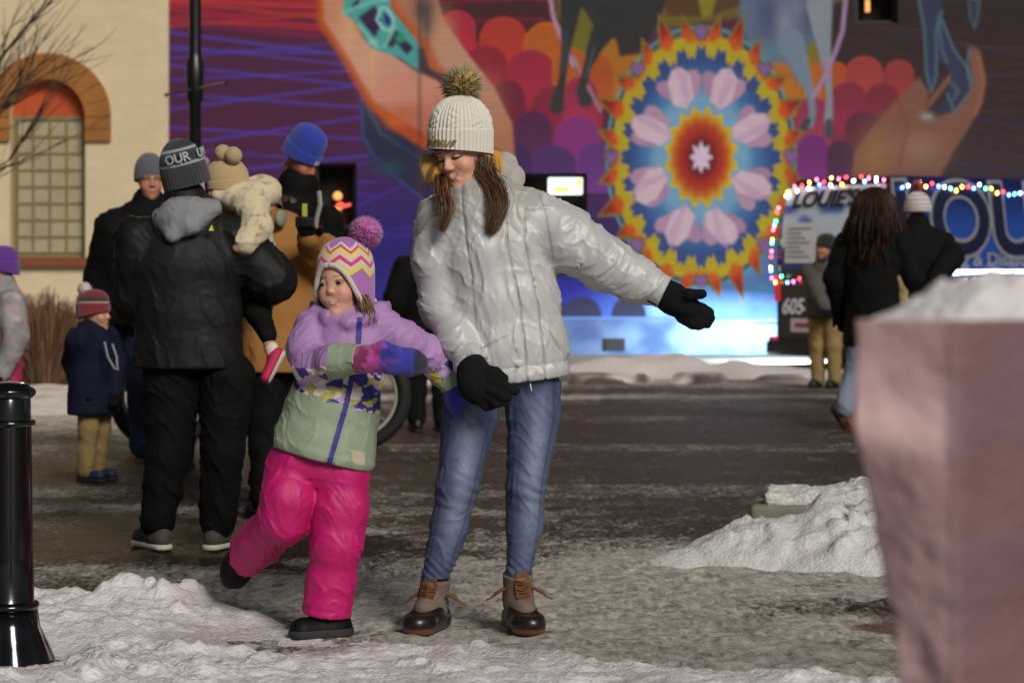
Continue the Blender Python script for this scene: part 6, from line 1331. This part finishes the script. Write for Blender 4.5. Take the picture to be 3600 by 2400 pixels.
# --- toddler on his arm
td = 10.02
def tn(x, y, dd=0.0): return D(x, y, td + dd)
tod = thing('person', 'toddler in cream coat and beige two-pompom hat carried on the man\'s arm', 'person', tn(560, 620, .1))
M_floral = mat('cream_floral_quilt', vcol=True, rough=.85, bump=.5, bscale=40, bdist=.008, sheen=.2)
TC = tn(515, 430, .02); TR = rotm(85, 10)
sdf_obj('body', lambda Q: smin(head_sdf(Q, TC, TR, .80, .5, tn(540, 485, .06)), loft(Q, [(tn(545, 490, .07), .05, .05), (tn(565, 560, .13), .09, .08), (tn(575, 640, .15), .09, .08)], V(1, 0, 0)), .03), tn(440, 680, -.15), tn(640, 350, .35), .009, M_skin, tod, head_col(TC, TR, .80, 'cf9f86', 'b05a50', '6a4a34', .5, False))
def tcoat(Q):
    d = loft(Q, [(tn(548, 470, .07), .06, .06), (tn(562, 510, .10), .10, .095), (tn(570, 590, .13), .115, .11), (tn(575, 680, .15), .11, .11)], V(1, 0, 0), .02, (.006, 8, 12, 3)); d = smin(d, chain(Q, [tn(530, 452, -.01), tn(580, 470, -.05), tn(590, 520, -.12), tn(562, 562, -.17)], [.055, .062, .058, .047], .03, (.008, 18, 7, 5)), .02)
    h = smin(ell(Q, tn(600, 440, .03), (.088, .085, .072)), chain(Q, [tn(500, 448, -.03), tn(545, 440, -.01), tn(590, 432, .02)], [.028, .038, .045], .03), .03); h = smax(h, -ell(Q, tn(578, 402, -.02), (.045, .06, .026)), .012); return smin(d, h, .02)
def tcol(v): C = np.ones((len(v), 1)) * lin('cdbf9f'); s = vor(v, 42, 2); return mixc(C, lin('8f6f52'), ((s > .80) * (noise(v * 70, 3) > .45)) * .6)
sdf_obj('coat', tcoat, tn(460, 720, -.28), tn(660, 370, .32), .0075, M_floral, tod, tcol)
beanie(tod, TC + V(.005, 0, .0), rotm(85, 6), .82, M_knitc, H=.150, z0=.0, tilt=.035, rx=.094, ry=.112, cy=.012, cuff=.03, bulge=.003, colf=flat('b39a70'), topw=.9)
for q_ in (tn(512, 352, -.01), tn(536, 357, -.04)):
    def sph(u, v, c=q_): a = u * 2 * math.pi; b = v * math.pi; r = .034; p = np.stack([np.sin(b) * np.cos(a), np.sin(b) * np.sin(a), np.cos(b)], 1); return c + p * (r + .003 * noise(p * 9, 3))[:, None]
    add('pompom', grid_mesh('pompom', sph, 28, 18, True, lambda u, v, p: np.ones((len(u), 3)) * lin('b09870')), M_knitc, tod)
sdf_obj('mitten', lambda Q: smin(ell(Q, tn(553, 568, -.175), (.034, .026, .024)), ell(Q, tn(545, 572, -.185), (.018, .014, .012)), .01), tn(520, 600, -.3), tn(590, 540, -.08), .006, M_skin, tod, lambda v: np.ones((len(v), 3)) * lin('b98470'))
sdf_obj('leggings', lambda Q: smin(chain(Q, [tn(575, 690, .12), tn(592, 715, -.03), tn(615, 770, -.14)], [.062, .052, .038], .03, (.004, 16, 8, 3)), chain(Q, [tn(545, 690, .2), tn(520, 740, .22), tn(515, 800, .22)], [.06, .05, .038], .03), .02), tn(480, 840, -.3), tn(660, 640, .35), .009, M_blackc, tod)
sdf_obj('ankle', lambda Q: chain(Q, [tn(613, 765, -.14), tn(622, 806, -.15)], [.026, .024], .01), tn(590, 830, -.3), tn(650, 740, -.02), .006, M_skin, tod, lambda v: np.ones((len(v), 3)) * lin('c08c78'))
sdf_obj('sock', lambda Q: chain(Q, [tn(624, 800, -.15), tn(628, 815, -.155)], [.029, .028], .01), tn(590, 840, -.3), tn(660, 780, -.02), .006, M_wsole, tod)
M_pshoe = mat('pink_sneaker', lin('b3204c'), rough=.7, var=.15, vscale=30); sa, sb = tn(636, 815, -.15), tn(610, 868, -.19); ax_ = unit(sb - sa)
sho = lambda Q: smin(econe(Q, sa, sb, (.034, .030), (.031, .022), V(0, 1, 0)), ell(Q, sa + V(-.01, 0, .0), (.03, .032, .03)), .02)
up_ = unit(V(-.6, 0, .3) - ax_ * (V(-.6, 0, .3) @ ax_))
shoe_o = sdf_obj('shoe', lambda Q: smax(sho(Q), -((Q - sa) @ up_ + .016), .003), tn(580, 900, -.3), tn(670, 780, -.05), .005, M_pshoe, tod)
sdf_obj('sole', lambda Q: smax(smax(sho(Q) - .004, (Q - sa) @ up_ + .016, .003), -((Q - sa) @ up_ + .032), .004), tn(580, 900, -.3), tn(680, 780, -.05), .005, M_wsole, shoe_o)

# --- man with the plain grey beanie
p2, hc, hr, hs, W2 = bg_person('man in black coat and plain grey beanie facing the camera by the cream wall', 342 * 1.5306, 14.75, 1.80, -22, M_blackc, M_jean, vox=.015, bulk=1.42, skin='b07a60', hem=.44, head_yaw=-18, smile=.2,
    legpose={-1: [D(318, 735, 14.75), D(326, 870, 14.7), D(330, 1022, 14.75)], 1: [D(358, 735, 14.75), D(362, 870, 14.75), D(366, 1022, 14.75)]}, arms={-1: [D(234, 640, 14.75), D(240, 735, 14.6)]})
beanie(p2, hc, hr, hs, M_knitc, H=.15, z0=.02, tilt=.03, cuff=.0, ribs=30, ramp=.001, colf=flat('55575b'), topw=.8)
# --- boy with the striped pompom hat
p3, hc, hr, hs, W3 = bg_person('small boy in navy coat and maroon striped hat with white pompom', 214 * 1.5306, 13.0, 1.00, -68, M_navyc, M_khaki, mat('blue_sneaker', lin('1d2740'), rough=.7), M_dsole, vox=.010, bulk=1.42, skin='c08e74', hem=.36, hs=.80, head_yaw=-75, arms={-1: [D(170, 830, 13.0), D(195, 890, 12.9)], 1: [D(262, 830, 13.05), D(262, 900, 12.95)]}, shoulder=.13, collar=False)
def bcol(u, v, q):
    z = q[:, 2]; C = np.ones((len(u), 1)) * lin('7a1c2c'); C = np.where((z > .075)[:, None], lin('3a2a22')[None], C); C = np.where(((z > .072) & (z < .082))[:, None], lin('a89a86')[None], C); return np.where((z > .11)[:, None], lin('6a2026')[None], C)
beanie(p3, hc, hr, hs, M_knitc, H=.15, z0=.015, tilt=.05, cuff=.05, colf=bcol, ribs=28, ramp=.001, topw=.7, rx=.094, ry=.112)
pom(p3, D(194, 664, 13.0), .040, 700, ['d8d0c4', 'e6dfd4', 'c4b8a8'], M_yarn, 2, .006, .15)
k = MB(); k.tube([D(240, 785, 12.82), D(248, 820, 12.80), D(262, 845, 12.80), D(270, 850, 12.80), D(268, 820, 12.82), D(258, 790, 12.84)], .006, 6); k.obj('cord', mat('grey_cord', lin('8a8a8a'), rough=.7), p3)
# --- person in the tan work coat, arm raised
M_tan = mat('tan_canvas_coat', lin('9a6a30'), rough=.85, var=.15, vscale=6, bump=.4, bscale=60, bdist=.004)
p4, hc, hr, hs, W4 = bg_person('person in tan canvas coat with one arm raised, behind the toddler', 655 * 1.5306, 11.1, 1.60, 150, M_tan, M_blackc, vox=.012, bulk=1.12, skin='b98a6c', hem=.42, head_yaw=150, arms={-1: [D(735, 600, 11.0), D(712, 545, 10.8)], 1: [D(590, 640, 11.15), D(600, 700, 11.3)]}, gloves=cloth('black_mitten_fur', '0e0d0d'), shoulder=.11, head_dx=.07, head_dy=-.08, head_dz=-.09, head_pitch=30)
beanie(p4, hc, hr, hs, M_knitc, H=.145, z0=.02, tilt=.03, cuff=.05, colf=flat('5d4a3c'), ribs=28)
k = MB(); k.lathe([(.004, -.014), (.032, -.012), (.040, 0), (.032, .012), (.004, .014)], D(645, 502, 10.95), 20, R=np.array([[0, 0, 1], [0, 1, 0], [-1, 0, 0]]) @ np.array(Matrix.Rotation(.5, 3, 'X'))); k.obj('ear_muff', mat('pale_ear_muff', lin('8a8a78'), rough=.9), p4, True)
# --- bearded man in the blue beanie
p5, hc, hr, hs, W5 = bg_person('bearded man in royal blue beanie and black jacket looking down', 640 * 1.5306, 11.9, 1.80, -55, M_blackc, M_blackc, vox=.012, bulk=1.04, hs=.94, skin='a8684a', head_yaw=-58, head_pitch=34, beard='2a1a14', hem=.46, head_dx=-.02, lean=(.12, 0))
beanie(p5, hc, hr, hs, M_knitc, H=.17, z0=.018, tilt=.04, cuff=.045, colf=lambda u, v, q: mixc(np.ones((len(u), 1)) * lin('1f36a0'), lin('b8c4dc'), ((np.abs(q[:, 0]) < .016) & (q[:, 2] > .02) & (q[:, 2] < .046) & (q[:, 1] < 0)) * .9), ribs=26, topw=.62)
k = MB(); k.tube([D(733, 440, 11.62), D(736, 470, 11.60), D(728, 500, 11.60), D(724, 530, 11.60)], .012, 6); k.obj('scarf_edge', mat('grey_piping', lin('8d8a84'), rough=.8), p5)
k = MB(); k.box((-.012, -.004, -.04), (.012, .004, .04), o=D(700, 487, 11.58)); k.obj('chest_print', mat('yellow_print', lin('a8a838'), rough=.7), p5)
# --- someone with a pink pompom just showing above the man's shoulder
p6, hc, hr, hs, W6 = bg_person('person in dark coat behind the beanie man, only a pink pompom showing', 462 * 1.5306, 13.6, 1.68, 180, M_navyc, M_blackc, vox=.02, skin='b98a6c')
beanie(p6, hc, hr, hs, M_knitc, H=.14, z0=.02, colf=flat('b08ca8'), ribs=24)
pom(p6, hc + V(0, 0, .175), .046, 500, ['b892a8', 'a88098', 'c8a4b8'], M_yarn, 8, .007, .15)
# --- child cut by the left edge
def c7(v): n = vor(v, 16, 4); C = mixc(np.ones((len(v), 1)) * lin('7f7f80'), lin('a8a09a'), n); return mixc(C, lin('8f6a80'), (n > .75) * .5) 
p7, hc, hr, hs, W7 = bg_person('child in pale patterned coat and pink trousers cut by the left picture edge', 10, 13.2, 1.24, 60, mat('pale_print_coat', vcol=True, rough=.8, var=.3, vscale=18), cloth('rose_trousers', 'b02a62'), vox=.014, bulk=1.25, skin='c08e74', hs=.82, coatcol=c7, hem=.56)
beanie(p7, hc, hr, hs, M_knitc, H=.16, z0=.0, tilt=.04, colf=flat('5a2a86'), ribs=24)
# --- dark figure between girl and woman
p8, hc, hr, hs, W8 = bg_person('figure in black clothes far behind, between the girl and the woman', 986 * 1.5306, 16.9, 1.50, 170, M_blackc, M_blackc, vox=.02, bulk=1.1)
beanie(p8, hc, hr, hs, M_knitc, H=.14, z0=.02, colf=flat('1c1c20'), ribs=24)
# --- boy in the grey jacket by the van
M_greyc = cloth('grey_softshell', '4a4946')
p9, hc, hr, hs, W9 = bg_person('boy in grey jacket, khaki trousers and black beanie standing near the van', 1897 * 1.5306, 22.9, 1.43, 32, M_greyc, M_khaki, vox=.018, bulk=1.18, skin='a8765c', hs=.92, head_yaw=50, arms={-1: [D(1872, 655, 22.8), D(1893, 705, 22.62)], 1: [D(1932, 655, 22.9), D(1915, 705, 22.65)]}, hem=.46)
beanie(p9, hc, hr, hs, M_knitc, H=.14, z0=.02, tilt=.05, colf=flat('121114'), ribs=24)
sdf_obj('neck_warmer', lambda Q: chain(Q, [hc + V(0, 0, -.09), hc + V(0, .0, -.16)], [.066, .075], .02), hc - .3, hc + .2, .014, cloth('navy_neck_warmer', '14172a'), p9)
# --- woman with long dark hair walking
p10, hc, hr, hs, W10 = bg_person('woman with long brown hair in black coat walking behind the pink block', 2008 * 1.5306, 17.3, 1.72, 200, M_blackc, cloth('light_jeans', '7c8698'), mat('brown_leather_boot', lin('6a3f24'), rough=.5, var=.2, vscale=20), M_dsole, vox=.015, bulk=1.06, hem=.34, head_yaw=205, foot_tilt={1: -48}, foot_yaw={1: 150, -1: 200},
    legpose={1: [D(1985, 800, 17.3), D(1962, 870, 17.3), D(1942, 935, 17.15)], -1: [D(2025, 800, 17.3), D(2035, 890, 17.4), D(2040, 985, 17.5)]})
paths = []; cols = []; rg = np.random.default_rng(19); hcols = [lin(c) for c in ('24140e', '301c12', '1a0e0a', '3c2416')]
back = rotm(205) @ V(0, 1, 0); sd_ = rotm(205) @ V(1, 0, 0)
for i in range(620):
    a = rg.uniform(-2.2, 2.2); t = hc + V(0, 0, .115) + (sd_ * math.sin(a) * .03 + back * math.cos(a) * .03); dirv = sd_ * math.sin(a) + back * math.cos(a); L_ = rg.uniform(.20, .36)
    paths.append(smooth_path([t, hc + dirv * .118 + V(0, 0, .07), hc + dirv * (.15 + rg.normal(0, .012)) + V(0, 0, -.05), hc + dirv * (.165 + rg.normal(0, .025)) + V(rg.normal(0, .02), 0, -.10 - L_ * .4), hc + dirv * (.15 + rg.normal(0, .035)) + V(rg.normal(0, .02), 0, -.10 - L_)], 9)); cols.append(hcols[rg.integers(0, 4)] * rg.uniform(.7, 1.2))
strands('hair', paths, .011, cols, mat('dark_wavy_hair', vcol=True, rough=.6, spec=.25), p10)
sdf_obj('coat_panel', lambda Q: chain(Q, [D(2046, 505, 17.25), D(2062, 575, 17.22), D(2076, 690, 17.22)], [.035, .055, .055], .03, (.012, 12, 6, 3)), D(2010, 740, 17.0), D(2110, 470, 17.6), .018, cloth('beige_sherpa', 'a08a64'), p10)
# --- person with the red pompom hat
p11, hc, hr, hs, W11 = bg_person('person in black coat and pale knit hat with red pompom beside the van', 2108 * 1.5306, 19.6, 1.74, 172, M_blackc, M_blackc, vox=.017, bulk=1.28, arms={-1: [D(2185, 590, 19.5), D(2150, 640, 19.3)]})
beanie(p11, hc, hr, hs, M_knitc, H=.16, z0=-.02, tilt=.0, rx=.10, ry=.115, cuff=.06, bulge=.006, colf=lambda u, v, q: mixc(np.ones((len(u), 1)) * lin('a9a2a0'), lin('d0c8c4'), sstep(.4, .6, tri(q[:, 2] * 28))), ribs=26, topw=1.0)
pom(p11, hc + V(0, 0, .185), .05, 500, ['b01c24', 'c8303a', '8a1218'], M_yarn, 4, .008, .15)
